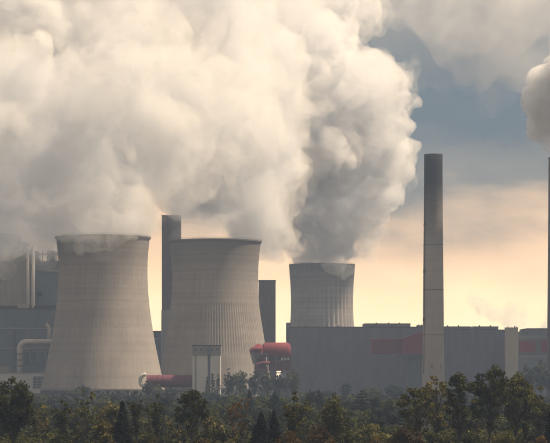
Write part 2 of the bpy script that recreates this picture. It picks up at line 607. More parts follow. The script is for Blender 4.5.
# conveyor gallery
Y = 1600
t, o = block('conveyor_gallery', 'rust red conveyor gallery on steel legs, crossing the dark wall left of the tall chimney', 'conveyor', 398, Y)
P = lambda pts, y: [(sx(a, y) - o[0], sz(b, y)) for a, b in pts]
obj('gallery_box', Bp(373.5, 401, Y, 7, 339.0, 353.6, 0.1, o=o), 'red_dull', t)
obj('end_wall', Bp(371.6, 373.3, Y - 0.4, 7.8, 338.6, 354.0, 0.1, o=o), 'red', t)
obj('transfer_house', prism(bmesh.new(), P([(401.2, 338.6), (424.5, 330.2), (430, 329.6), (430, 354.4), (401.2, 354.4)], Y), -3, 9), 'red', t)
obj('walkway', Bp(399, 428.5, Y - 4.4, 1.2, 354.9, 356.2, o=o), 'steel_dark', t)
obj('drive_cabin', Bp(424.6, 428.8, Y - 5.2, 3, 354.0, 357.4, o=o), 'steel_dark', t)
for px in (400.5, 405, 412.5, 418.6, 424.5):
    obj('leg', Bp(px, px + 0.9, Y - 2.5, 0.7, 356.4, 0, o=o, floor=True), 'steel', t)
obj('leg', Bp(379, 380.2, Y + 2, 1.2, 353.8, 0, o=o, floor=True), 'steel', t)
obj('service_shed', Bp(404, 423, Y + 1, 8, 357.0, 0, o=o, floor=True), 'clad_blue', t)


# tall chimney
def chimney(label, px, Y, z, r0, r1, soot, marks, ladder=True):
    t = thing('chimney', label, 'chimney', (sx(px, Y), Y, 0))
    prof = [(r0 + (r1 - r0) * (k / 30) ** 0.8, z * k / 30) for k in range(31)]
    bm = bmesh.new()
    lathe(bm, prof + [(r1 - 0.5, z), (r1 - 0.5, z - 6)], 64)
    obj('shaft', bm, soot, t, False)
    for f in t.children[0].data.polygons:
        f.use_smooth = abs(f.normal.z) < 0.5
    obj('rim', lathe(bmesh.new(), [(r1 - 0.7, z - 1.1), (r1 + 0.22, z - 1.1), (r1 + 0.22, z + 0.35), (r1 - 0.7, z + 0.35)], 48, close=True), 'steel_dark', t)

    def rad(zz):
        return r0 + (r1 - r0) * (zz / z) ** 0.8
    for py in marks:
        zz = sz(py, Y)
        r = rad(zz)
        p = obj('platform', B(-r - 0.25, -r + 2.0, -4.2, -1.0, zz - 0.5, zz + 0.35, 0.05), 'steel_dark', t)
        obj('lamp_box', B(-r - 0.2, -r + 1.2, -4.4, -2.6, zz + 0.40, zz + 1.7, 0.08), 'steel_dark', p)
    if ladder:
        bm = bmesh.new()
        for k in range(12):
            za, zb = z * (0.10 + 0.075 * k), z * (0.10 + 0.075 * (k + 1)) - 0.3
            ra, rb = rad(za), rad(zb)
            for a in (R(207), R(209.5)):
                bar(bm, ((ra + .25) * math.cos(a), (ra + .25) * math.sin(a), za), ((rb + .25) * math.cos(a), (rb + .25) * math.sin(a), zb), 0.16, 4)
        l = obj('ladder', bm, 'steel_dark', t)
        l['kind'] = 'stuff'
    return t, rad


t, rad = chimney('tall pale concrete chimney, sooty dark at the top, standing free before the dark boiler house', 433.3, 1450, 169.4, 7.9, 6.35, 'chimney', (188.5, 225, 272, 320.5))
for px, py in ((431.2, 366.5), (440, 367)):
    zz = sz(py, 1450)
    x = sx(px, 1450) - sx(433.3, 1450)
    r = rad(zz)
    y = -math.sqrt(r * r - x * x)
    obj('hatch', B(x - 0.35, x + 0.35, y - 0.12, y + 0.4, zz - 1.3, zz + 1.3), 'steel_dark', t)
for py in (200, 245, 290, 335):
    zz = sz(py, 1450)
    r = rad(zz)
    obj('steel_band', lathe(bmesh.new(), [(r - 0.1, zz - .18), (r + 0.1, zz - .18), (r + 0.1, zz + .18), (r - 0.1, zz + .18)], 48, close=True), 'column', t)
chimney('second tall chimney cut by the right edge, its top dark, beside the coal hall', 557.6, 1450, sz(158, 1450), 7.6, 6.3, 'stack', (170, 250), False)

# dark towers between the cooling towers
for (lab, px0, px1, top, Yk, step) in (
        ('dark brown slab tower with steam round its top, left of the ribbed cooling tower', 161.8, 180.4, 215, 1820, 310),
        ('lower dark brown slab tower just right of the ribbed cooling tower', 258.6, 275.6, 280, 1800, None)):
    t, o = block('boiler_tower', lab, 'boiler tower', (px0 + px1) / 2, Yk)
    obj('shaft', Bp(px0, px1, Yk, 16, top + 1, 0, o=o, floor=True), 'stack', t)
    obj('roof', Bp(px0 - 0.3, px1 + 0.3, Yk - 0.3, 16.6, top, top + 1, o=o), 'trim', t)
    for k in range(1, 4):
        px = px0 + (px1 - px0) * k / 4
        obj('pilaster', Bp(px - .2, px + .2, Yk - .3, .6, top + 1.3, 0, o=o, floor=True), 'stack', t)
    if step:
        obj('base_wing', Bp(px0 - 0.5, px0 + 9, Yk - 12, 11.5, step, 0, o=o, floor=True), 'clad_grey', t)
Y = 1840
t, o = block('service_building', 'low dark building glimpsed in the gap between the two nearer cooling towers', 'building', 156, Y)
obj('wall', Bp(146, 161, Y, 30, 332, 0, o=o, floor=True), 'clad_blue', t)
obj('roof', Bp(145.6, 161.2, Y - 0.5, 31, 330.8, 332, o=o), 'trim', t)
obj('band', Bp(146.2, 160.8, Y - 0.25, 0.5, 338, 339, o=o), 'band', t)

# white bunker tower before the ribbed cooling tower
Y = 1420
t, o = block('bunker_tower', 'white bunker tower with grey top storey and dark vertical slot, before the ribbed cooling tower', 'bunker', 206, Y)
obj('wall', Bp(192.4, 207.6, Y, 13, 355.5, 0, o=o, floor=True), 'white', t)
obj('wall', Bp(210.3, 220.4, Y, 13, 355.5, 0, o=o, floor=True), 'white', t)
obj('slot', Bp(207.6, 210.3, Y + 0.8, 12, 355.5, 0, o=o, floor=True), 'clad_blue', t)
obj('corner_strip', Bp(194.9, 196.4, Y - 0.15, 0.5, 355.6, 0, o=o, floor=True), 'clad_grey', t)
tp = obj('top_storey', Bp(192.0, 220.8, Y - 0.4, 13.8, 346.0, 355.3, o=o), 'clad_grey', t)
obj('roof_edge', Bp(191.8, 221.0, Y - 0.7, 14.4, 345.2, 346.0, o=o), 'trim', tp)
for k in range(5):
    px = 194.5 + k * 5.4
    obj('window', Bp(px, px + 2.6, Y - 0.5, 0.4, 348.6, 350.6, o=o), 'pane', tp)
obj('top_slot', Bp(207.8, 210.1, Y - 0.55, 0.5, 346.4, 355.2, o=o), 'clad_blue', tp)

# red duct with pale elbow, left of the bunker
Y = 1425
zc = sz(381.3, Y)
t, o = block('red_duct', 'faded red round duct running from a pale elbow to the white bunker', 'duct', 166, Y)
rr = 4.3
for i, (pa, pb) in enumerate(((146.5, 158), (158.3, 163), (163.3, 178), (178.3, 192.2))):
    bm = tube(bmesh.new(), [(sx(pa, Y) - o[0], 3, zc), (sx(pb, Y) - o[0], 3, zc)], rr, 28)
    obj('duct_section', bm, 'red_dull', t, False)
    if i:
        obj('flange', tube(bmesh.new(), [(sx(pa, Y) - o[0] - 0.3, 3, zc), (sx(pa, Y) - o[0] + 0.3, 3, zc)], rr + 0.3, 28), 'red_dull', t)
pts = []
for k in range(13):
    a = R(95 + 170 * k / 12)
    pts.append((sx(146.3, Y) - o[0] + 4.3 * math.cos(a), 1.5, zc + 0.2 + 4.6 * math.sin(a)))
obj('elbow', tube(bmesh.new(), pts, [1.25] * 10 + [1.1, 0.9, 0.6], 14), 'white', t, True)
for px in (150, 160, 171, 183):
    obj('leg', Bp(px, px + 0.8, Y + 2.5, 1, 384.5, 0, o=o, floor=True), 'steel', t)

# red vessels on a steel trestle
Y = 1560
t, o = block('coal_transfer_station', 'red rounded transfer station on grey steel trestle, right of the ribbed cooling tower', 'transfer station', 264, Y)
def barrel(px0, px1, ptop, pbot, y0, d, mat, nm):
    """Sheet-clad hood with rounded shoulders, seen from the side."""
    x0, x1 = sx(px0, Y) - o[0], sx(px1, Y) - o[0]
    zt, zb = sz(ptop, Y), sz(pbot, Y)
    bm = bmesh.new()
    prof = []
    n = 10
    for k in range(n + 1):
        a = math.pi * k / n
        prof.append((y0 + d / 2 - d / 2 * math.cos(a), zb + (zt - zb) * (0.45 + 0.55 * math.sin(a))))
    poly = [(y0, zb)] + prof + [(y0 + d, zb)]
    rows = []
    ins = (zt - zb) * 0.22
    for x, s in ((x0, 0.62), (x0 + ins * .35, 0.88), (x0 + ins, 1.0), (x1 - ins, 1.0), (x1 - ins * .35, 0.9), (x1, 0.7)):
        rows.append([bm.verts.new((x, y0 + d / 2 + (yy - y0 - d / 2) * s, zb + (z - zb) * s)) for yy, z in poly])
    for i in range(len(rows) - 1):
        for k in range(len(poly)):
            k2 = (k + 1) % len(poly)
            bm.faces.new((rows[i][k], rows[i][k2], rows[i + 1][k2], rows[i + 1][k]))
    bm.faces.new(rows[0][::-1])
    bm.faces.new(rows[-1])
    bmesh.ops.recalc_face_normals(bm, faces=bm.faces)
    return obj(nm, bm, mat, t, True)
barrel(250.5, 263.0, 343.8, 358, 0, 11, 'red', 'hood')
barrel(261.5, 291.0, 342.4, 357, 1.5, 13, 'red', 'hood')
zt_ = lambda py: sz(py, Y)
xx_ = lambda px: sx(px, Y) - o[0]
obj('bent_duct', tube(bmesh.new(), [(xx_(262), -1.0, zt_(349)), (xx_(254), -1.6, zt_(349)), (xx_(250.5), -1.8, zt_(350.5)), (xx_(248.6), -1.8, zt_(354)), (xx_(248.4), -1.8, zt_(364))], 1.7, 14), 'red', t, True)
obj('bent_duct', tube(bmesh.new(), [(xx_(270), -0.6, zt_(363)), (xx_(262), -1.4, zt_(363)), (xx_(257.5), -1.6, zt_(364.4)), (xx_(256.0), -1.6, zt_(367)), (xx_(256.0), -1.6, zt_(374))], 1.4, 14), 'red_dull', t, True)
for px in (269.5, 276.5, 283.5):
    obj('hood_seam', Bp(px, px + .35, Y + 1.1, 1.0, 348.6, 356.6, o=o), 'red_dull', t)
obj('lower_casing', Bp(250.8, 266, Y + 1, 9, 358.2, 370, o=o), 'red_dull', t)
obj('lower_casing', Bp(268.4, 291.2, Y + 2, 10, 360.6, 371, o=o), 'red_dull', t)
obj('low_duct', tube(bmesh.new(), [(xx_(241), -0.4, zt_(375)), (xx_(244), -0.4, zt_(371.5)), (xx_(249), -0.4, zt_(370.5)), (xx_(268), -0.4, zt_(370.5))], 1.3, 12), 'red_dull', t, True)
wb = obj('window_band', Bp(268.4, 291.0, Y + 1.7, 10, 357.1, 360.5, o=o), 'steel_dark', t)
for px in (281.2, 284.2, 287.4):
    obj('window', Bp(px, px + 1.9, Y + 1.45, 0.4, 357.8, 360.0, o=o), 'white', wb)
for px in (236.6, 243.5, 250.2, 258.4, 266.8, 275.5, 283.5):
    obj('leg', Bp(px, px + 1.0, Y - 1.4, 0.9, 354.6, 0, o=o, floor=True), 'steel', t)
obj('deck_beam', Bp(236.3, 268.2, Y - 1.8, 2.4, 353.4, 355.2, o=o), 'steel', t)
obj('deck_beam', Bp(248.0, 264.4, Y - 1.9, 2.4, 368.8, 370.2, o=o), 'steel', t)
obj('deck_beam', Bp(236.4, 291.0, Y - 1.7, 2.0, 372.4, 373.4, o=o), 'steel', t)
for a, b in ((237.1, 243.9), (243.9, 250.7), (250.7, 258.9), (258.9, 267.2)):
    bm = bmesh.new()
    bar(bm, (sx(a, Y) - o[0], -1, sz(369, Y)), (sx(b, Y) - o[0], -1, sz(355.4, Y)), 0.28, 5)
    obj('brace', bm, 'steel', t)
    bm = bmesh.new()
    bar(bm, (sx(b, Y) - o[0], -0.9, sz(369, Y)), (sx(a, Y) - o[0], -0.9, sz(355.4, Y)), 0.28, 5)
    obj('brace', bm, 'steel', t)

# old boiler block behind the largest tower
Y = 1680
t, o = block('boiler_house', 'tall grey boiler house half veiled in steam, behind the largest tower', 'boiler house', 20, Y)
obj('wall', Bp(-60, 26.0, Y, 50, 252, 0, o=o, floor=True), 'clad_grey', t)
obj('roof_plant_room', Bp(-60, 9, Y + 6, 40, 233, 252, o=o), 'clad_blue', t)
obj('roof_plant_room', Bp(9, 24.5, Y + 4, 40, 241.5, 252, o=o), 'clad_blue', t)
for px in (2, 12.5, 17.5):
    obj('roof_vent', Bp(px, px + 2.2, Y + 5, 3, 238, 241.4 if px > 9 else 240, o=o), 'trim', t)
for px in (1, 6.2, 19.5, 21.8, 24.2):
    obj('pilaster', Bp(px, px + 0.6, Y - 0.4, 0.8, 252.4, 306.4, o=o), 'clad_light', t)
for px in (28.6, 33.2):
    bm = lathe(bmesh.new(), [(2.0 * .816, 0), (2.0 * .816, sz(247, Y)), (0.1, sz(245.6, Y))], 20)
    s = obj('silo', bm, 'clad_light', t, True)
    s.location = (sx(px, Y) - o[0], -1.6, 0)
an = obj('annex', Bp(26.2, 66, Y + 3, 40, 262, 0, o=o, floor=True), 'clad_blue', t)
obj('duct_tower', Bp(26.4, 37.0, Y + 4, 30, 251, 262, o=o), 'clad_grey', an)
obj('louvre_band', Bp(46, 58.5, Y + 2.4, 1, 269.6, 271.6, o=o), 'clad_light', an)
obj('window', Bp(37.4, 42.0, Y + 2.5, 1, 292, 296.5, o=o), 'steel_dark', an)
obj('roof_frame', Bp(37, 60, Y + 6, 12, 260.8, 262, o=o), 'trim', an)
for px in (37.4, 42, 47, 51.5, 56.5):
    obj('post', Bp(px, px + 1.0, Y + 6, 1, 249.5 + (px % 3), 260.8, o=o), 'steel_dark', an)
obj('girder', Bp(37, 58, Y + 6.2, 0.8, 253.6, 255.0, o=o), 'steel_dark', an)
obj('tank', Bp(48.2, 55.6, Y + 8, 6, 250.5, 260.7, 0.8, o=o), 'clad_grey', an)
bm = bmesh.new()
bar(bm, (sx(37.6, Y) - o[0], 5.6, sz(258, Y)), (sx(46, Y) - o[0], 5.6, sz(269, Y)), 1.0, 6)
obj('chute', bm, 'steel_dark', an)
obj('ledge', Bp(-60, 17.6, Y - 3.0, 3.0, 305.8, 308.0, o=o), 'steel_dark', t)
obj('ledge', Bp(29, 62, Y - 3.0, 3.0, 305.8, 308.0, o=o), 'steel_dark', t)
obj('ledge_post', Bp(17.6, 29, Y - 3.4, 3.4, 303.6, 308.4, o=o), 'clad_light', t)

Y = 1640
t, o = block('turbine_hall', 'low blue grey turbine hall below the steamy boiler house', 'hall', 15, Y)
obj('wall', Bp(-70, 62, Y, 30, 309.2, 0, o=o, floor=True), 'clad_blue', t)
obj('roof_edge', Bp(-70, 62, Y - 0.5, 31, 308.3, 309.2, o=o), 'trim', t)
for py in (328.0, 348.0):
    obj('band', Bp(-70, 62, Y - 0.3, 0.6, py, py + 0.8, o=o), 'band', t)
obj('loading_bay', Bp(-70, 10, Y - 0.8, 1.2, 366.5, 373, o=o), 'clad_grey', t)
for px in (24, 31.5, 39, 46.5):
    obj('window', Bp(px, px + 5, Y - 0.25, 0.6, 352, 366, o=o), 'pane', t)
for px in (13, 15):
    obj('downpipe', Bp(px, px + 0.6, Y - 0.5, 0.5, 330, 373, o=o), 'steel', t)

Y = 1610
t, o = block('flue_duct', 'white bent flue duct climbing beside the blue grey turbine hall', 'duct', 19, Y)
cx, czz = sx(26.5, Y) - o[0], sz(349, Y)
rr = 2.9 * Y / F
R1 = sx(26.5, Y) - sx(19.4, Y)
pts = [(cx - R1, 2, 0.0), (cx - R1, 2, czz)] + [(cx - R1 * math.cos(R(a)), 2, czz + R1 * math.sin(R(a))) for a in range(12, 91, 13)] + [(sx(54, Y) - o[0], 2, czz + R1)]
obj('duct', tube(bmesh.new(), pts, rr * 1.0, 20), 'white_duct', t, True)
for py in (354, 360, 366):
    bm = tube(bmesh.new(), [(cx - R1, 2, sz(py, Y) - 0.4), (cx - R1, 2, sz(py, Y) + 0.4)], rr + 0.4, 20)
    obj('flange', bm, 'steel', t)
for px in (13.6, 24.6):
    obj('leg', Bp(px, px + 0.8, Y + 1, 0.8, 350, 0, o=o, floor=True), 'steel', t)
for py in (352, 358.4, 365):
    obj('cross_beam', Bp(13.7, 25.3, Y + 0.8, 0.5, py, py + 0.7, o=o), 'steel', t)
t, o = block('vent_pipe', 'short tan vent pipe with bent top above the white flue duct', 'vent pipe', 48.5, Y)
pts = [(0, 4, sz(341, Y)), (0, 4, sz(329, Y)), (-0.4, 4, sz(327, Y)), (-1.2, 4, sz(325.6, Y)), (-2.2, 4, sz(325.2, Y))]
obj('pipe', tube(bmesh.new(), pts, 1.35, 14), 'white_duct', t, True)
obj('cowl', tube(bmesh.new(), [(-1.4, 4, sz(325.6, Y)), (-2.6, 4, sz(325.0, Y))], 1.75, 14), 'tan', t)

Y = 1590
t, o = block('louvred_building', 'low white building with blue louvred wall at the foot of the largest tower', 'building', 18, Y)
obj('wall', Bp(-70, 52, Y, 14, 373.6, 0, o=o, floor=True), 'white', t)
obj('roof_edge', Bp(-70, 52.3, Y - 0.3, 14.6, 372.6, 373.6, o=o), 'band', t)
lv = obj('louvre_panel', Bp(33.0, 45.5, Y - 0.25, 0.6, 376.4, 388.4, o=o), 'pane', t)
for k in range(4):
    py = 376.8 + k * 3.0
    obj('louvre_slat', Bp(33.0, 45.5, Y - 0.6, 0.3, py, py + 0.9, o=o), 'band', lv)
for px in (36.8, 41.2):
    obj('mullion', Bp(px, px + 0.6, Y - 0.7, 0.3, 376.4, 388.4, o=o), 'band', lv)
obj('window_strip', Bp(-70, 30, Y - 0.2, 0.5, 385.6, 388.4, o=o), 'pane', t)

# small light buildings among the trees
Y = 980
t, o = block('shed', 'low shed with pale roof among the trees left of the orange trees', 'shed', 208, Y)
obj('wall', Bp(199, 216, Y, 8, 411.2, 0, o=o, floor=True), 'clad_grey', t)
obj('roof', prism(bmesh.new(), [(sx(198.4, Y) - o[0], sz(411.3, Y)), (sx(216.6, Y) - o[0], sz(411.3, Y)), (sx(216.0, Y) - o[0], sz(408.6, Y)), (sx(199.2, Y) - o[0], sz(408.6, Y))], -0.6, 8.6), 'clad_light', t)
Y = 560
t, o = block('cabin', 'small white gabled cabin half hidden behind the open trees near the chimney', 'cabin', 427, Y)
obj('wall', prism(bmesh.new(), [(sx(422.5, Y) - o[0], 0), (sx(431.5, Y) - o[0], 0), (sx(431.5, Y) - o[0], sz(420, Y)), (sx(427, Y) - o[0], sz(415.2, Y)), (sx(422.5, Y) - o[0], sz(420, Y))], 0, 5), 'clad_light', t)
for s, pa in ((-1, 421.9), (1, 432.1)):
    obj('roof', prism(bmesh.new(), [(sx(pa, Y) - o[0], sz(420.8, Y)), (sx(427, Y) - o[0], sz(415.0, Y)), (sx(427, Y) - o[0], sz(414.3, Y)), (sx(pa, Y) - o[0], sz(420.1, Y))], -0.3, 5.3), 'clad_blue', t)
obj('door', Bp(425.6, 428.0, Y - 0.06, 0.1, 420.5, 0, o=o, floor=True), 'steel_dark', t)
Y = 1100
t, o = block('pump_house', 'tiny pale pump house between the trees before the red duct', 'pump house', 182, Y)
obj('wall', Bp(178.6, 186.5, Y, 5, 391.6, 0, o=o, floor=True), 'band', t)
obj('roof', Bp(178.2, 186.9, Y - 0.4, 5.8, 390.8, 391.6, o=o), 'trim', t)
obj('window', Bp(180.0, 182.0, Y - 0.1, 0.3, 393.0, 395.5, o=o), 'pane', t)
obj('window', Bp(183.4, 185.2, Y - 0.1, 0.3, 393.0, 395.5, o=o), 'pane', t)
def tri_mesh(name, v, f):
    """Mesh from numpy arrays of vertices and of faces of one size."""
    me = bpy.data.meshes.new(name)
    k = f.shape[1]
    me.vertices.add(len(v))
    me.vertices.foreach_set('co', np.ascontiguousarray(v, dtype=np.float32).reshape(-1))
    me.loops.add(f.size)
    me.loops.foreach_set('vertex_index', f.astype(np.int32).reshape(-1))
    me.polygons.add(len(f))
    me.polygons.foreach_set('loop_start', np.arange(0, f.size, k, dtype=np.int32))
    me.update(calc_edges=True)
    return me


ICO = {}
for sub in (1, 2, 3):
    bm = bmesh.new()
    bmesh.ops.create_icosphere(bm, subdivisions=sub, radius=1.0)
    ICO[sub] = (np.array([v.co[:] for v in bm.verts]), np.array([[v.index for v in f.verts] for f in bm.faces]))
    bm.free()


# ------------------------------------------------------------------ vegetation
def mat_leaf(name, col, dark=0.5, light=2.3, hue=0.25):
    m, t, b = new_mat(name)
    N, L = t.nodes, t.links
    b.inputs['Roughness'].default_value = 0.75
    b.inputs['Specular IOR Level'].default_value = 0.15
    at_ = N.new('ShaderNodeAttribute')
    at_.attribute_name = 'tone'
    cr = N.new('ShaderNodeValToRGB')
    e = cr.color_ramp.elements
    e[0].color = (*[c * dark for c in col], 1)
    e[1].color = (col[0] * light * (1 + hue * .5), col[1] * light, col[2] * light * (1 - hue), 1)
    L.new(at_.outputs['Fac'], cr.inputs['Fac'])
    L.new(cr.outputs[0], b.inputs['Base Color'])
    tl = N.new('ShaderNodeBsdfTranslucent')
    L.new(cr.outputs[0], tl.inputs['Color'])
    mx = N.new('ShaderNodeMixShader')
    mx.inputs[0].default_value = 0.3
    L.new(b.outputs[0], mx.inputs[1])
    L.new(tl.outputs[0], mx.inputs[2])
    L.new(mx.outputs[0], N['Material Output'].inputs['Surface'])
    return m


M['bark'] = mat_plain('bark', (0.05, 0.043, 0.035), 0.3, 1.5)
LEAF = {
    'dark': mat_leaf('leaf_dark_green', (0.023, 0.029, 0.011)),
    'green': mat_leaf('leaf_green', (0.036, 0.046, 0.016)),
    'olive': mat_leaf('leaf_olive', (0.050, 0.054, 0.020)),
    'yellow': mat_leaf('leaf_yellow', (0.078, 0.075, 0.029)),
    'pale': mat_leaf('leaf_pale', (0.082, 0.086, 0.040)),
    'orange': mat_leaf('leaf_orange_brown', (0.07, 0.046, 0.018)),
    'brown': mat_leaf('leaf_brown', (0.042, 0.030, 0.014)),
    'fir': mat_leaf('needle_dark', (0.009, 0.011, 0.007), 0.6, 1.5, 0.1),
    'blue': mat_leaf('needle_blue_green', (0.020, 0.028, 0.020), 0.6, 1.5, 0.0),
}


def leaf_cloud(cen, rad, per, size, rs, flat=1.0, droop=0.0):
    """Leaf quads scattered in clumps: centres (n,3), radii (n,), leaves per clump, leaf size."""
    n = len(cen)
    k = np.repeat(np.arange(n), per)
    m = len(k)
    d = rs.normal(size=(m, 3))
    d /= np.linalg.norm(d, axis=1)[:, None]
    r = rs.random(m) ** 0.45
    off = d * (r * rad[k])[:, None]
    off[:, 2] *= flat
    off[:, 2] -= droop * rs.random(m) * rad[k]
    p = cen[k] + off
    a = rs.normal(size=(m, 3)) + d * 0.6
    a /= np.linalg.norm(a, axis=1)[:, None]
    b = np.cross(a, rs.normal(size=(m, 3)))
    b /= np.linalg.norm(b, axis=1)[:, None]
    c = np.cross(a, b)
    s = (size * rs.uniform(0.55, 1.35, m))[:, None]
    b, c = b * s, c * s * 0.62
    v = np.stack([p - b, p + c * 0.9, p + b, p - c], 1).reshape(-1, 3)
    f = np.arange(m * 4).reshape(-1, 4)
    tone = np.clip(0.5 + 0.28 * rs.normal(size=n)[k] + 0.11 * rs.normal(size=m), 0, 1)
    return v, f, np.repeat(tone, 4)


def bars_np(segs, n=5):
    """Tapered limbs: list of (a, b, ra, rb)."""
    vs, fs, off = [], [], 0
    for a, b, ra, rb in segs:
        a, b = Vector(a), Vector(b)
        q = (b - a).to_track_quat('Z', 'Y')
        for p, r in ((a, ra), (b, rb)):
            for i in range(n):
                vs.append(p + q @ Vector((r * math.cos(2 * math.pi * i / n), r * math.sin(2 * math.pi * i / n), 0)))
        for i in range(n):
            j = (i + 1) % n
            fs.append((off + i, off + j, off + n + j, off + n + i))
        off += 2 * n
    return np.array([v[:] for v in vs]), np.array(fs)


def crown_shape(kind, h, w, rs):
    """Clump centres, clump radii, limbs' lower ends for a tree of height h and crown width w."""
    W2 = w / 2
    cs, rr, root = [], [], []

    def add(x, y, z, r, zr):
        cs.append((x, y, z)); rr.append(r); root.append(zr)
    if kind in ('round', 'willow', 'irregular'):
        n = {'round': 60, 'willow': 54, 'irregular': 40}[kind]
        zc, az = {'round': (0.60, 0.40), 'willow': (0.58, 0.42), 'irregular': (0.58, 0.42)}[kind]
        for i in range(n):
            d = rs.normal(size=3)
            d /= np.linalg.norm(d)
            q = rs.random() ** 0.4
            k = 1 + 0.25 * rs.normal() if kind == 'irregular' else 1 + 0.1 * rs.normal()
            z = h * (zc + az * 0.86 * d[2] * q)
            wide = 1.0 if kind != 'irregular' else 0.75 + 0.35 * math.sin(z / h * 9 + rs.random())
            add(W2 * .84 * d[0] * q * k * wide, W2 * .84 * d[1] * q * k * wide, z, w * rs.uniform(.09, .16), max(h * .15, z - h * .3))
        add(rs.normal() * w * .04, 0, h * 0.96, w * .1, h * .6)
    elif kind in ('umbrella', 'open'):
        n = 64 if kind == 'umbrella' else 54
        for i in range(n):
            a = rs.random() * 2 * math.pi
            q = rs.random() ** 0.5
            top = 0.97 - 0.24 * q ** 2
            z = h * (top - (0.34 if kind == 'umbrella' else 0.55) * rs.random() ** 1.6)
            z = max(z, h * .34)
            sp = q * W2 * (0.6 + 0.4 * min(1, (z / h - .30) / .3))
            add(sp * math.cos(a), sp * math.sin(a), z, w * rs.uniform(.085, .15), max(h * .2, z - h * .34))
        for i in range(5):
            add(rs.normal() * W2 * .25, rs.normal() * W2 * .25, h * rs.uniform(.25, .6), w * rs.uniform(.05, .09), h * .2)
    elif kind == 'sparse':
        for i in range(36):
            a = rs.random() * 2 * math.pi
            z = h * (0.32 + 0.65 * rs.random())
            q = rs.random() ** .6 * W2 * (1.15 - 0.75 * abs(z / h - .68) / .36)
            add(q * math.cos(a), q * math.sin(a), z, w * rs.uniform(.06, .11), max(h * .2, z - h * .22))
        add(0, 0, h * .965, w * .07, h * .7)
    elif kind in ('fir', 'cedar'):
        lv = 15 if kind == 'fir' else 9
        for i in range(lv):
            t = i / (lv - 1)
            z = h * (0.10 + 0.86 * t)
            reach = W2 * ((1 - t) ** (0.85 if kind == 'fir' else 0.6)) + 0.02 * w
            nb = max(3, int(9 * (1 - t) + 3))
            a0 = rs.random() * 6.28
            for k in range(nb):
                a = a0 + 6.28 * k / nb + rs.normal() * .15
                e = reach * rs.uniform(.72, 1.08)
                for q in (0.35, 0.68, 0.95):
                    add(e * q * math.cos(a), e * q * math.sin(a), z - (0.05 * h * q * q if kind == 'fir' else -0.01 * h * q), w * (.065 + .055 * (1 - t)) * (1.15 - .35 * q), z + 0.01 * h)
        add(0, 0, h * .985, w * .02, h * .9)
    elif kind == 'column':
        for i in range(70):
            t = rs.random()
            z = h * (0.05 + 0.92 * t)
            q = W2 * .75 * (math.sin(min(1, (1.04 - t) * 1.35) * math.pi / 2)) * rs.random() ** .5
            a = rs.random() * 6.28
            add(q * math.cos(a), q * math.sin(a), z, w * rs.uniform(.10, .17), max(0, z - h * .08))
        add(0, 0, h * .97, w * .06, h * .9)
    elif kind == 'shrub':
        for i in range(34):
            d = rs.normal(size=3)
            d /= np.linalg.norm(d)
            q = rs.random() ** .45
            z = h * (.16 + .74 * abs(d[2]) * q)
            add(W2 * .85 * d[0] * q, W2 * .85 * d[1] * q, z, min(w, h) * rs.uniform(.12, .2), 0.0)
    elif kind == 'arch':
        for i in range(30):
            t = rs.random()
            a = rs.choice([-1, 1])
            x = a * W2 * t
            add(x, rs.normal() * W2 * .2, h * (0.9 - 0.5 * t ** 2 + .05 * rs.normal()), w * rs.uniform(.04, .07), h * .1)
    return np.array(cs), np.array(rr), np.array(root)


NTREE = [0]


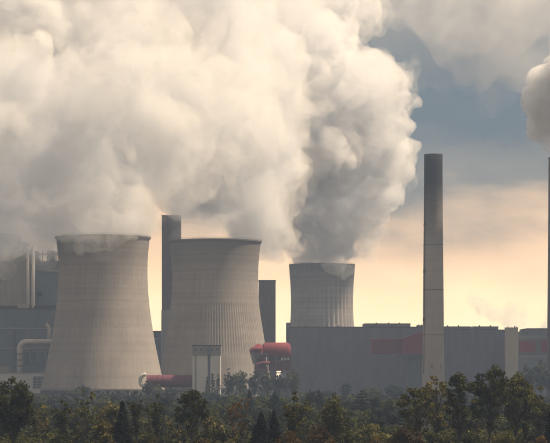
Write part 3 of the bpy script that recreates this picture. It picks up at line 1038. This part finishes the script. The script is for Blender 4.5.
def tree(kind, leaf, px, top, wpx, Y, label, group=None, name=None, cat='tree', dens=1.0):
    NTREE[0] += 1
    rs = np.random.RandomState(100 + NTREE[0] * 7)
    h = sz(top, Y)
    w = wpx * Y / F * {'fir': 1.4, 'irregular': 1.4, 'sparse': 1.25, 'open': 1.3, 'umbrella': 1.15}.get(kind, 1.1)
    t = thing(name or {'fir': 'spruce_tree', 'cedar': 'cedar_tree', 'shrub': 'shrub', 'arch': 'shrub', 'column': 'columnar_tree'}.get(kind, 'tree'),
              label, cat, (sx(px, Y), Y, 0), 0, group)
    cs, rr, root = crown_shape(kind, h, w, rs)
    # trunk with a slight bend
    shrubby = kind in ('shrub', 'arch')
    lean = rs.normal() * 0.02 * h
    tr = 0.017 * h * (0.75 if kind in ('sparse', 'open', 'fir') else 1.0) + 0.03
    nseg = 7
    hh = h * (0.35 if shrubby else 0.86)
    pts = [(lean * math.sin(2.2 * k / nseg) + 0.008 * h * rs.normal() * (k > 0), 0.006 * h * rs.normal() * (k > 0), hh * k / nseg - (0.2 if k == 0 else 0)) for k in range(nseg + 1)]
    obj('trunk', tube(bmesh.new(), pts, [tr * (1.25 if k == 0 else 1 - 0.85 * k / nseg) for k in range(nseg + 1)], 7), 'bark', t, True)

    def on_trunk(z):
        u = min(max(z / hh, 0), 1) * nseg
        i = min(int(u), nseg - 1)
        return Vector(pts[i]).lerp(Vector(pts[i + 1]), u - i)
    segs = []
    for c, r, z0 in zip(cs, rr, root):
        if kind in ('fir', 'cedar') and rs.random() < .6:
            continue
        a = on_trunk(min(z0, hh * .97))
        b = Vector(c)
        mid = a.lerp(b, .55) + Vector((0, 0, 0.05 * (b - a).length))
        ra = tr * .42 * max(.25, 1 - z0 / h)
        segs += [(a, mid, ra, ra * .6), (mid, b, ra * .6, ra * .2)]
    size = {'fir': .22, 'cedar': .26, 'column': .2}.get(kind, .28) * (Y / 460) ** 0.75
    if shrubby:
        size *= .8
    area = rr ** 2
    per = np.maximum(6, (dens * 5.5 * area / size ** 2)).astype(int)
    per = np.minimum(per, 420)
    flat = {'fir': .45, 'cedar': .3}.get(kind, .85)
    v, f, tone = leaf_cloud(cs, rr, per, size, rs, flat, 1.6 if kind == 'willow' else (.5 if kind == 'fir' else 0.1))
    v[:, 2] = np.maximum(v[:, 2], 0.05)
    bv, bf = bars_np(segs)
    me = tri_mesh('crown', np.concatenate([v, bv]), np.concatenate([f, bf + len(v)]))
    me.materials.append(LEAF[leaf])
    me.materials.append(M['bark'])
    idx = np.zeros(len(f) + len(bf), np.int32)
    idx[len(f):] = 1
    me.polygons.foreach_set('material_index', idx)
    at_ = me.attributes.new('tone', 'FLOAT', 'POINT')
    at_.data.foreach_set('value', np.concatenate([tone, np.zeros(len(bv))]).astype(np.float32))
    o = bpy.data.objects.new('crown', me)
    COL.objects.link(o)
    o.parent = t
    return t


# front row, left to right
FRONT = [
    ('round', 'dark', 14, 377.5, 46, 450, 'big round dark tree at the left edge before the louvred building'),
    ('sparse', 'olive', -2, 388, 20, 470, 'thin olive tree cut by the left edge of the picture'),
    ('sparse', 'yellow', 44, 405, 15, 480, 'slender yellow leaved tree right of the big round dark tree'),
    ('sparse', 'olive', 37, 412, 10, 470, 'bare stemmed sapling against the big round dark tree'),
    ('irregular', 'dark', 62, 399, 17, 455, 'dark uneven tree left of the thin tall tree below the largest tower'),
    ('sparse', 'olive', 84, 388, 25, 450, 'thin tall tree with sparse crown and long trunk below the largest tower'),
    ('round', 'pale', 110, 402, 32, 520, 'pale yellow green tree behind the bright yellow bush'),
    ('round', 'yellow', 104, 417, 22, 450, 'bright yellow rounded bushy tree beside the black spruce'),
    ('fir', 'fir', 122.5, 400, 22, 440, 'black pointed spruce in front of the bright yellow bush'),
    ('irregular', 'dark', 136, 390, 15, 460, 'narrow dark tree with pointed top right of the black spruce'),
    ('irregular', 'green', 157, 394, 17, 470, 'ragged green tree below the faded red duct'),
    ('sparse', 'yellow', 149, 410, 12, 500, 'small yellowish tree between two ragged dark trees below the red duct'),
    ('sparse', 'yellow', 178, 413, 22, 480, 'yellow leaved small tree left of the flat topped dark tree'),
    ('umbrella', 'dark', 192.5, 388.5, 29, 445, 'dark tree with broad spreading top below the white bunker'),
    ('willow', 'pale', 214, 411, 25, 480, 'pale drooping willow right of the broad topped dark tree'),
    ('sparse', 'orange', 234, 402, 17, 470, 'orange brown tree, the left and bushier of two'),
    ('sparse', 'orange', 244, 398, 15, 480, 'orange brown tree, the right and thinner of two'),
    ('fir', 'fir', 261, 411, 22, 430, 'broad black spruce, left one of the pair in the middle'),
    ('fir', 'fir', 274, 408.5, 18, 440, 'narrow black spruce, right one of the pair in the middle'),
    ('irregular', 'olive', 295, 390.5, 22, 450, 'upright leafy tree right of the two black spruces'),
    ('willow', 'olive', 335.5, 390.5, 30, 460, 'olive willow with hanging branches below the dark boiler house'),
    ('open', 'olive', 417, 381, 26, 455, 'airy yellow green tree left of the chimney foot'),
    ('open', 'yellow', 437, 373, 22, 470, 'tall yellowing tree in front of the chimney foot'),
    ('open', 'dark', 460, 368.5, 28, 450, 'tall dark tree right of the chimney foot'),
    ('umbrella', 'dark', 491, 365, 34, 455, 'tallest tree with wide umbrella crown left of the pale stair tower'),
    ('umbrella', 'olive', 516, 370, 30, 460, 'tall tree with open fan crown right of the pale stair tower'),
    ('sparse', 'olive', 476, 396, 18, 480, 'thin pale tree between the dark tree and the umbrella crown'),
    ('round', 'olive', 539, 386, 30, 500, 'light olive rounded tree near the right edge'),
    ('column', 'fir', 525.5, 398, 11, 430, 'black columnar cypress near the right edge'),
    ('fir', 'fir', 549.5, 411, 14, 430, 'black conifer cut by the right edge'),
]
for a in FRONT:
    tree(*a)

SHRUBS = [
    ('arch', 'pale', 303, 417, 18, 440, 'pale arching shrub right of the upright leafy tree'),
    ('shrub', 'pale', 376, 421, 26, 450, 'pale yellow green shrub left of the brown hedge'),
    ('shrub', 'brown', 404, 424, 30, 430, 'brown hedge like shrub between the pale shrub and the airy tree'),
    ('shrub', 'orange', 541, 432, 14, 425, 'rust brown bush at the lower right corner'),
    ('shrub', 'yellow', 236, 434, 26, 425, 'ochre bush at the lower edge below the orange trees'),
    ('shrub', 'dark', 62, 426, 24, 440, 'dark low shrub below the thin tall tree'),
    ('shrub', 'pale', 76, 424, 14, 450, 'pale twiggy shrub at the foot of the thin tall tree'),
    ('shrub', 'olive', 150, 427, 26, 440, 'olive shrub below the ragged green tree'),
    ('shrub', 'brown', 322, 424, 34, 430, 'brown bush below the olive willow'),
    ('shrub', 'brown', 288, 428, 26, 430, 'brown bush at the foot of the upright leafy tree'),
    ('shrub', 'dark', 352, 427, 24, 430, 'dark bush right of the olive willow'),
    ('shrub', 'olive', 444, 427, 26, 430, 'olive bush at the foot of the tall yellowing tree'),
    ('shrub', 'brown', 418, 430, 22, 425, 'brown bush below the airy yellow green tree'),
    ('shrub', 'dark', 472, 428, 24, 430, 'dark bush at the foot of the tall dark tree'),
    ('shrub', 'olive', 505, 428, 30, 430, 'olive bush under the umbrella crowned trees'),
]
for a in SHRUBS:
    tree(*a, cat='shrub')

# trees between the front row and the plant, paler with distance
MID = [
    ('cedar', 'blue', 362, 390.5, 24, 820, 'dark layered cedar below the dark boiler house'),
    ('round', 'blue', 376, 398, 18, 840, 'rounded dark tree close against the layered cedar'),
    ('round', 'green', 396, 399.5, 32, 800, 'broad bluish green tree left of the airy yellow green tree'),
    ('round', 'blue', 311, 390, 12, 900, 'left of two bluish round trees behind the olive willow'),
    ('round', 'blue', 319, 389, 12, 920, 'right of two bluish round trees behind the olive willow'),
    ('fir', 'blue', 249.5, 389.5, 11, 900, 'small bluish pointed tree above the orange brown trees'),
    ('fir', 'blue', 274.5, 391.5, 17, 880, 'bluish conical tree above the black spruces'),
    ('round', 'green', 282, 398, 18, 900, 'low bluish green tree behind the upright leafy tree'),
    ('round', 'blue', 166, 395, 12, 860, 'bluish round tree behind the ragged green tree'),
    ('round', 'blue', 222, 405, 16, 900, 'bluish tree behind the pale drooping willow'),
    ('round', 'green', 262, 398, 26, 980, 'hazy green tree between the two bluish conical trees'),
    ('round', 'green', 232, 396, 24, 1000, 'hazy green tree above the shed roof'),
    ('round', 'blue', 345, 402, 18, 860, 'bluish tree between the olive willow and the cedar'),
    ('round', 'green', 420, 404, 20, 820, 'bluish green tree behind the white cabin'),
    ('round', 'blue', 50, 408, 20, 900, 'bluish tree behind the slender yellow tree'),
    ('round', 'green', 128, 408, 26, 900, 'hazy tree behind the black spruce'),
    ('round', 'blue', 456, 405, 26, 860, 'bluish tree glimpsed behind the tall dark tree'),
    ('round', 'green', 500, 402, 30, 880, 'bluish tree glimpsed under the umbrella crown'),
]
for a in MID:
    tree(*a, group='trees in the middle distance', dens=.8)

FAR = [
    ('column', 207.5, 376, 6, 'slim hazy poplar against the white bunker, left of three'),
    ('column', 212.5, 373, 6, 'slim hazy poplar against the white bunker, middle of three'),
    ('column', 218, 373.5, 7, 'slim hazy poplar against the white bunker, right of three'),
    ('round', 229, 368, 14, 'hazy tree right of the white bunker poplars'),
    ('round', 241, 370, 16, 'hazy tree under the left end of the steel trestle'),
    ('round', 254, 371, 16, 'hazy tree under the middle of the steel trestle'),
    ('round', 267, 371.5, 16, 'hazy tree under the red transfer station'),
    ('round', 280, 371, 16, 'hazy tree below the small white windows'),
    ('round', 293, 368, 16, 'hazy tree at the left corner of the dark boiler house'),
    ('round', 83, 385, 15, 'hazy round tree against the foot of the largest tower'),
    ('round', 75, 389, 14, 'lower hazy tree beside the round one at the largest tower foot'),
    ('round', 121, 393, 14, 'low hazy bush tree at the right foot of the largest tower'),
    ('round', 60, 396, 14, 'low hazy tree at the left foot of the largest tower'),
    ('round', 148, 381, 13, 'hazy tree below the pale duct elbow'),
    ('round', 158, 384, 14, 'hazy tree below the middle of the red duct'),
    ('round', 170, 388, 14, 'low hazy tree left of the pump house'),
    ('round', 192, 391, 14, 'low hazy tree at the foot of the white bunker'),
    ('round', 346, 381.5, 12, 'lone hazy round tree before the dark boiler house'),
    ('round', 372, 388, 22, 'low hazy tree before the dark boiler house wall, under the red gallery'),
    ('round', 394, 386, 22, 'low hazy tree beside the conveyor legs'),
    ('round', 412, 389, 20, 'low hazy tree left of the chimney base'),
    ('round', 328, 391, 18, 'low hazy tree before the boiler house, behind the olive willow'),
    ('round', 308, 393, 18, 'low hazy tree near the corner of the boiler house'),
    ('round', 527, 364, 18, 'hazy tree below the left red wall panel'),
    ('round', 541, 360, 20, 'hazy tree below the right red wall panel'),
    ('round', 552, 366, 18, 'hazy tree below the red panels at the right edge'),
    ('round', 516, 374, 16, 'hazy tree at the foot of the pale stair tower'),
    ('round', 480, 382, 20, 'hazy tree at the foot of the notched boiler house'),
    ('round', 458, 386, 18, 'hazy tree right of the chimney base'),
    ('round', 28, 392, 18, 'hazy tree before the louvred white building'),
    ('round', 4, 388, 16, 'hazy tree before the white building at the left edge'),
    ('round', 104, 397, 20, 'low hazy tree before the columns of the largest tower'),
    ('round', 137, 396, 18, 'low hazy tree right of the largest tower foot'),
]
for i, (k, px, top, w, lab) in enumerate(FAR):
    tree(k, ('green', 'blue')[i % 2], px, top, w, 1330 + (i * 37) % 50, lab, 'hazy trees at the foot of the plant', dens=.7)

# unbroken undergrowth along the front and a distant scrub belt
def scrub(name, label, n, px0, px1, Ya, Yb, hlo, hhi, leaves, seed, size, per):
    rs = np.random.RandomState(seed)
    vs, fs, ts, ms, off = [], [], [], [], 0
    for i in range(n):
        Y = Ya + (Yb - Ya) * rs.random()
        px = px0 + (px1 - px0) * (i + rs.random()) / n
        h = rs.uniform(hlo, hhi)
        w = h * rs.uniform(1.0, 2.0)
        d = rs.normal(size=(12, 3))
        d /= np.linalg.norm(d, axis=1)[:, None]
        c = d * np.array((w * .4, w * .4, h * .62)) * (rs.random(12) ** .4)[:, None]
        c[:, 2] = np.abs(c[:, 2]) + .12 * h
        c += np.array((sx(px, Y), Y, 0))
        v, f, tn = leaf_cloud(c, np.full(12, h * .24), np.full(12, per), size, rs)
        v[:, 2] = np.maximum(v[:, 2], .03)
        vs.append(v); fs.append(f + off); ts.append(tn)
        ms.append(np.full(len(f), rs.randint(len(leaves))))
        off += len(v)
    me = tri_mesh(name, np.concatenate(vs), np.concatenate(fs))
    for l in leaves:
        me.materials.append(LEAF[l])
    me.polygons.foreach_set('material_index', np.concatenate(ms).astype(np.int32))
    at_ = me.attributes.new('tone', 'FLOAT', 'POINT')
    at_.data.foreach_set('value', np.concatenate(ts).astype(np.float32))
    o = bpy.data.objects.new(name, me)
    COL.objects.link(o)
    o['kind'] = 'stuff'
    return tag(o, label, 'undergrowth')


scrub('undergrowth', 'tangled brown and olive undergrowth along the lower edge', 130, -25, 575, 405, 450, 2.0, 4.6, ['brown', 'olive', 'olive', 'brown', 'dark', 'orange'], 5, .30, 55)
scrub('undergrowth', 'dense dark thicket between the trunks of the front trees', 120, -25, 575, 455, 560, 2.6, 6.0, ['dark', 'olive', 'green', 'olive', 'pale', 'dark'], 6, .42, 45)
scrub('scrub_belt', 'hazy scrub belt in the middle distance', 190, -20, 570, 600, 920, 3.5, 7.0, ['green', 'dark', 'blue', 'blue', 'green'], 8, .62, 34)
scrub('scrub_belt', 'pale hazy scrub at the foot of the power plant', 220, -20, 570, 950, 1345, 3.0, 7.0, ['green', 'blue', 'green', 'blue'], 9, .85, 26)
# ------------------------------------------------------------------ steam
def hash3(ix, iy, iz, seed):
    h = (ix.astype(np.int64) * 73856093) ^ (iy.astype(np.int64) * 19349663) ^ (iz.astype(np.int64) * 83492791) ^ (seed * 2654435761)
    h = (h ^ (h >> 13)) * 1274126177
    h = h ^ (h >> 16)
    return (h & 0xFFFF) / 65535.0


def vnoise(p, seed=0):
    i = np.floor(p).astype(np.int64)
    f = p - i
    f = f * f * f * (f * (f * 6 - 15) + 10)
    out = 0
    for dx in (0, 1):
        for dy in (0, 1):
            for dz in (0, 1):
                w = (f[:, 0] if dx else 1 - f[:, 0]) * (f[:, 1] if dy else 1 - f[:, 1]) * (f[:, 2] if dz else 1 - f[:, 2])
                out = out + w * hash3(i[:, 0] + dx, i[:, 1] + dy, i[:, 2] + dz, seed)
    return out * 2 - 1


def steam_mat(name, dens, alb, aniso, skin, scale=0.0, lo=0.42, hi=0.62):
    """Water droplets: scattering volume; a faint diffuse skin where the billows are densest."""
    m = bpy.data.materials.new(name)
    m.use_nodes = True
    t = m.node_tree
    t.nodes.clear()
    o = t.nodes.new('ShaderNodeOutputMaterial')
    v = t.nodes.new('ShaderNodeVolumeScatter')
    v.inputs['Color'].default_value = (*alb, 1)
    v.inputs['Density'].default_value = dens
    v.inputs['Anisotropy'].default_value = aniso
    t.links.new(v.outputs[0], o.inputs['Volume'])
    if scale:                                   # uneven droplet density
        tc = t.nodes.new('ShaderNodeTexCoord')
        ns = t.nodes.new('ShaderNodeTexNoise')
        ns.inputs['Scale'].default_value = scale
        ns.inputs['Detail'].default_value = 6.0
        ns.inputs['Roughness'].default_value = 0.68
        ns.inputs['Distortion'].default_value = 0.7
        t.links.new(tc.outputs['Object'], ns.inputs['Vector'])
        mr = t.nodes.new('ShaderNodeMapRange')
        mr.inputs['From Min'].default_value = lo
        mr.inputs['From Max'].default_value = hi
        mr.inputs['To Max'].default_value = dens
        mr.inputs['To Min'].default_value = dens * 0.03
        t.links.new(ns.outputs['Fac'], mr.inputs['Value'])
        t.links.new(mr.outputs['Result'], v.inputs['Density'])
        m.cycles.volume_step_rate = 0.4
    if skin:
        tr = t.nodes.new('ShaderNodeBsdfTransparent')
        df = t.nodes.new('ShaderNodeBsdfDiffuse')
        df.inputs['Color'].default_value = (*alb, 1)
        mx = t.nodes.new('ShaderNodeMixShader')
        mx.inputs[0].default_value = skin
        t.links.new(tr.outputs[0], mx.inputs[1])
        t.links.new(df.outputs[0], mx.inputs[2])
        t.links.new(mx.outputs[0], o.inputs['Surface'])
    return m


def voxel_skin(me, voxel):
    """Outer skin of a mesh on a voxel grid."""
    o = bpy.data.objects.new('tmp', me)
    COL.objects.link(o)
    md = o.modifiers.new('r', 'REMESH')
    md.mode = 'VOXEL'
    md.voxel_size = voxel
    ev = o.evaluated_get(bpy.context.evaluated_depsgraph_get())
    me2 = bpy.data.meshes.new_from_object(ev)
    bpy.data.objects.remove(o)
    bpy.data.meshes.remove(me)
    return me2


def vert_arrays(me):
    n = len(me.vertices)
    co = np.empty(n * 3)
    no = np.empty(n * 3)
    me.vertices.foreach_get('co', co)
    me.vertex_normals.foreach_get('vector', no)
    return co.reshape(-1, 3), no.reshape(-1, 3)


def billow_mesh(name, blobs, voxel, amp, seed, grow=1.0, kids=9, depth_squash=0.8, fine=1.0):
    """Union of spheres (each with smaller spheres on its skin), remeshed, then cauliflower relief."""
    rg = random.Random(seed)
    vs, fs, off = [], [], 0

    def ball(c, r, sub):
        nonlocal off
        v, f = ICO[sub]
        vs.append(v * np.array((r, r * depth_squash, r)) + np.array(c))
        fs.append(f + off)
        off += len(v)
    for c, r in blobs:
        ball(c, r * grow, 3)
        for _ in range(kids):
            d = Vector((rg.gauss(0, 1), rg.gauss(0, 1) * depth_squash - 0.2, rg.gauss(0, 1) + 0.1)).normalized()
            r2 = r * rg.uniform(0.25, 0.5)
            c2 = c + d * (r * 0.85)
            ball(c2, r2 * grow, 2)
            for _ in range(3):
                d2 = (d + 0.9 * Vector((rg.gauss(0, 1), rg.gauss(0, 1), rg.gauss(0, 1))).normalized()).normalized()
                ball(c2 + d2 * r2 * 0.85, r2 * rg.uniform(0.3, 0.5) * grow, 2)
    me = tri_mesh(name, np.concatenate(vs), np.concatenate(fs))
    me = voxel_skin(me, voxel)
    co, no = vert_arrays(me)
    # slow drift of the whole body, then billows
    wob = np.stack([1.3 * vnoise(co / 62 + 17 * k, seed + k) + 0.75 * vnoise(co / 28 + 5 * k, seed + 9 + k) + 0.35 * vnoise(co / 13 + 3 * k, seed + 19 + k) for k in range(3)], 1)
    co = co + wob * amp * 1.1
    d = np.zeros(len(co))
    for s, a in ((46, 0.9), (24, 0.5 + 0.5 * fine), (12, 0.55 * fine), (6.5, 0.32 * fine)):
        if s > voxel * 1.3:
            d += a * (np.abs(vnoise(co / s + 31.7, seed + int(s * 10))) - 0.25)
    co = co + no * (d * amp)[:, None]
    me.vertices.foreach_set('co', co.reshape(-1))
    me.update()
    me = voxel_skin(me, voxel)                  # closes the folds
    co, no = vert_arrays(me)
    d = np.zeros(len(co))
    for s, a in ((7.0, 0.14 * fine), (3.4, 0.09 * fine)):
        if s > voxel * 1.3:
            d += a * (np.abs(vnoise(co / s + 11.7, seed + int(s * 10))) - 0.25)
    co = co + no * (d * amp)[:, None]
    me.vertices.foreach_set('co', co.reshape(-1))
    me.polygons.foreach_set('use_smooth', np.ones(len(me.polygons), bool))
    me.name = name
    me.update()
    return me


def steam(label, lst, voxel, amp, seed, core, veil, veil_grow=1.22, kids=9, depth=0.8, group='steam plumes', name='steam_plume', base=None, fine=1.0, mid=None, core_grow=1.0):
    """lst: (px, py, Y, radius in px). A dense core, perhaps a softer layer round it, and a thin veil outside."""
    blobs = [(at(px, py, Y), r * Y / F) for px, py, Y, r in lst]
    b0 = base or blobs[0][0]
    t = thing(name, label, 'steam plume', b0, group=group)
    for nm, mt, g, vx, am, sd_ in (('billow', core, core_grow, voxel, amp, seed), ('soft_layer', mid, 1.03, voxel * 1.15, amp * 1.2, seed + 5), ('veil', veil, veil_grow, voxel * 1.5, amp * 1.5, seed + 3)):
        if mt is None:
            continue
        me = billow_mesh(nm, [(c - b0, r) for c, r in blobs], vx, am, sd_, g, kids, depth, fine)
        me.materials.append(mt)
        o = bpy.data.objects.new(nm, me)
        COL.objects.link(o)
        o.parent = t
    return t


WHITE = (0.978, 0.94, 0.872)
V_core = steam_mat('dense_steam', 0.10, WHITE, 0.2, 0.002, 0.055, 0.42, 0.60)
SHADED_STEAM = (0.91, 0.862, 0.785)  # steam colour darkened to stand in for shade on the soft plumes
V_soft = steam_mat('soft_steam', 0.080, SHADED_STEAM, 0.2, 0.002, 0.030, 0.40, 0.64)
V_mid = steam_mat('loose_steam', 0.045, SHADED_STEAM, 0.2, 0.0, 0.07, 0.45, 0.64)
V_crisp = steam_mat('fresh_steam', 0.30, (0.99, 0.975, 0.95), 0.3, 0.01, 0.12, 0.38, 0.6)
V_veil = steam_mat('thin_steam', 0.005, WHITE, 0.3, 0.0)
V_spill = steam_mat('spilling_steam', 0.11, WHITE, 0.3, 0.002, 0.07, 0.40, 0.70)
V_bank = steam_mat('drifting_steam', 0.022, WHITE, 0.3, 0.002, 0.012, 0.38, 0.68)
V_smoke = steam_mat('low_smoke', 0.20, (0.30, 0.245, 0.22), 0.1, 0.002, 0.03, 0.34, 0.70)
V_far = steam_mat('far_steam', 0.003, WHITE, 0.3, 0.0)


def chain(pts, n):
    """Blobs between control blobs."""
    out = []
    for a, b in zip(pts, pts[1:]):
        for i in range(n):
            t = i / n
            out.append(tuple(x + (y - x) * t for x, y in zip(a, b)))
    out.append(pts[-1])
    return out


def lean(lst, amount, mid=105, span=62):
    """The steam swells forward as it rises and is swept back again higher up."""
    rg = random.Random(int(amount * 7 + len(lst)))
    return [(px + rg.uniform(-7, 7) * (py < 190), py + rg.uniform(-7, 7) * (py < 190),
             Y - amount * math.exp(-((py - mid) / span) ** 2) + (0.9 * amount if py < 40 else 0) + (rg.uniform(-0.5, 0.5) * amount if py < 190 else 0),
             r * rg.uniform(0.85, 1.05)) for px, py, Y, r in lst]


# steam of the far tower, the big bright one
steam('huge billowing cream steam plume from the farthest tower, bright lobed edge beside the tall chimney',
      lean([(320, 260, 2055, 20), (318, 244, 2060, 30), (344, 240, 2050, 26), (288, 236, 2060, 28), (335, 208, 2060, 44),
       (366, 196, 2060, 28), (378, 162, 2060, 32), (392, 148, 2060, 20), (300, 180, 2060, 52), (340, 140, 2060, 54), (380, 112, 2060, 32), (390, 82, 2060, 24),
       (262, 226, 2060, 32), (276, 246, 2060, 18), (262, 246, 2060, 16), (368, 222, 2060, 18), (386, 190, 2060, 16), (270, 150, 2060, 60), (300, 90, 2060, 60), (348, 84, 2060, 42), (366, 72, 2060, 26), (280, 30, 2060, 60), (322, 30, 2070, 44), (350, 12, 2080, 30), (300, -20, 2060, 60)], 60),
      2.2, 9.0, 11, V_core, None, kids=8, fine=0.9, mid=V_mid, core_grow=0.93, veil_grow=1.1)
steam('thin steam curling down over the front rim of the farthest tower',
      [(322, 244, 2020, 20), (344, 240, 2020, 20), (310, 252, 2016, 10), (330, 258, 2012, 14), (342, 262, 2010, 10), (334, 270, 2008, 8), (344, 270, 2010, 6), (326, 268, 2008, 6), (338, 277, 2007, 5), (350, 256, 2014, 9)],
      1.5, 4.0, 83, V_spill, None, kids=6, depth=0.7)
steam('soft brownish steam drifting behind and above the ribbed tower, between the two larger plumes',
      lean([(204, 212, 1700, 18), (215, 214, 1740, 22), (240, 212, 1800, 24), (262, 220, 1860, 22), (240, 186, 1820, 34), (190, 176, 1640, 32), (215, 165, 1720, 44), (262, 165, 1880, 40),
       (225, 130, 1740, 50), (268, 110, 1880, 48), (205, 95, 1640, 46), (238, 84, 1810, 38), (255, 50, 1840, 54), (205, 45, 1660, 50), (225, 5, 1740, 60), (270, -10, 1880, 56)], 85),
      2.6, 11.0, 29, V_soft, V_veil, kids=7, fine=0.6, depth=1.3, mid=V_mid, core_grow=0.84)
steam('broad soft steam plume spilling from the largest tower and filling the upper left sky',
      lean([(98, 234, 1500, 24), (85, 216, 1500, 36), (128, 203, 1500, 26), (40, 208, 1510, 36), (10, 212, 1520, 28), 
       (150, 172, 1520, 28), (110, 165, 1510, 50), (50, 155, 1510, 52), (0, 160, 1520, 46), (165, 140, 1520, 48),
       (130, 105, 1500, 56), (64, 92, 1545, 44), (10, 95, 1520, 56), (180, 85, 1520, 44), (150, 45, 1530, 56), (96, 26, 1540, 46), (20, 25, 1530, 60),
       (200, 20, 1540, 50), (100, -20, 1530, 60), (180, -20, 1550, 56), (20, -25, 1530, 60), (-40, 120, 1520, 66), (-40, 30, 1520, 70), (-40, 200, 1520, 48), (-90, 180, 1520, 60), (-100, 90, 1520, 70)], 85),
      2.6, 11.0, 23, V_soft, V_veil, kids=7, fine=0.6, mid=V_mid, core_grow=0.84)
steam('thin steam spilling down over the front rim of the largest tower',
      [(98, 224, 1462, 20), (74, 226, 1466, 17), (122, 227, 1462, 15), (50, 228, 1480, 14), (98, 238, 1458, 13), (82, 238, 1460, 11), (114, 240, 1457, 10), (121, 246, 1457, 5), (108, 249, 1456, 6), (104, 256, 1456, 3.5), (90, 248, 1456, 5), (66, 236, 1468, 10), (128, 240, 1460, 6), (76, 247, 1460, 4)],
      1.5, 5.0, 53, V_spill, None, kids=6, depth=0.6)
steam('thin low steam drifting across the roof of the old boiler house at the left edge',
      [(10, 236, 1655, 17), (42, 240, 1655, 14), (8, 230, 1655, 13), (28, 234, 1655, 11), (46, 238, 1655, 12), (60, 230, 1655, 12), (-14, 226, 1655, 14), (36, 246, 1655, 6), (50, 250, 1655, 6)],
      1.8, 6.0, 59, V_spill, None, kids=6, depth=0.6)
steam('small crisp white steam plume blowing from the top of the right edge chimney',
      [(556, 151, 1450, 6), (551, 153, 1450, 7), (550, 144, 1450, 9), (545, 130, 1450, 16), (552, 112, 1450, 18), (539, 96, 1450, 16), (532, 97, 1450, 11), (544, 78, 1450, 14), (556, 86, 1450, 20), (545, 92, 1450, 15), (575, 70, 1450, 26), (600, 60, 1450, 30)],
      0.8, 3.4, 37, V_crisp, V_veil, 1.15, kids=13, fine=1.5)
steam('pale thin steam bank drifting across the upper right sky',
      [(392, 2, 2300, 34), (380, -20, 2300, 34), (410, 20, 2300, 30), (440, 5, 2300, 40), (430, 40, 2300, 28), (470, 20, 2300, 48), (480, 54, 2300, 24), (515, 25, 2300, 52), (550, 10, 2300, 56), (530, 58, 2300, 28), (590, 30, 2300, 56), (500, -20, 2300, 60), (430, -20, 2300, 50), (570, -20, 2300, 60)],
      4.5, 16.0, 41, V_bank, V_far, 1.2, kids=6, fine=0.4)
for lab, lst in (
        ('small smoky cloud low above the notched boiler house', [(468, 318, 2600, 10), (472, 306, 2600, 9), (462, 312, 2600, 8)]),
        ('wide smoky cloud low above the pale stair tower', [(505, 316, 2600, 12), (520, 318, 2600, 11), (494, 320, 2600, 9), (514, 309, 2600, 8)]),
        ('smoky cloud low at the right edge above the coal hall', [(546, 318, 2600, 10), (556, 314, 2600, 12)])):
    steam(lab, lst, 2.4, 9.0, 71 + len(lst), V_smoke, None, kids=7, group='low smoke behind the plant', name='smoke_cloud')

# ------------------------------------------------------------------ haze
m = bpy.data.materials.new('haze_air')
m.use_nodes = True
t = m.node_tree
t.nodes.clear()
o_ = t.nodes.new('ShaderNodeOutputMaterial')
v_ = t.nodes.new('ShaderNodeVolumePrincipled')
v_.inputs['Color'].default_value = (0.50, 0.66, 0.96, 1)
v_.inputs['Density'].default_value = 0.00012
v_.inputs['Anisotropy'].default_value = 0.0
t.links.new(v_.outputs[0], o_.inputs['Volume'])
hz = obj('haze', B(-2600, 2600, -250, 4300, -1.5, 600), m)
hz['kind'] = 'stuff'
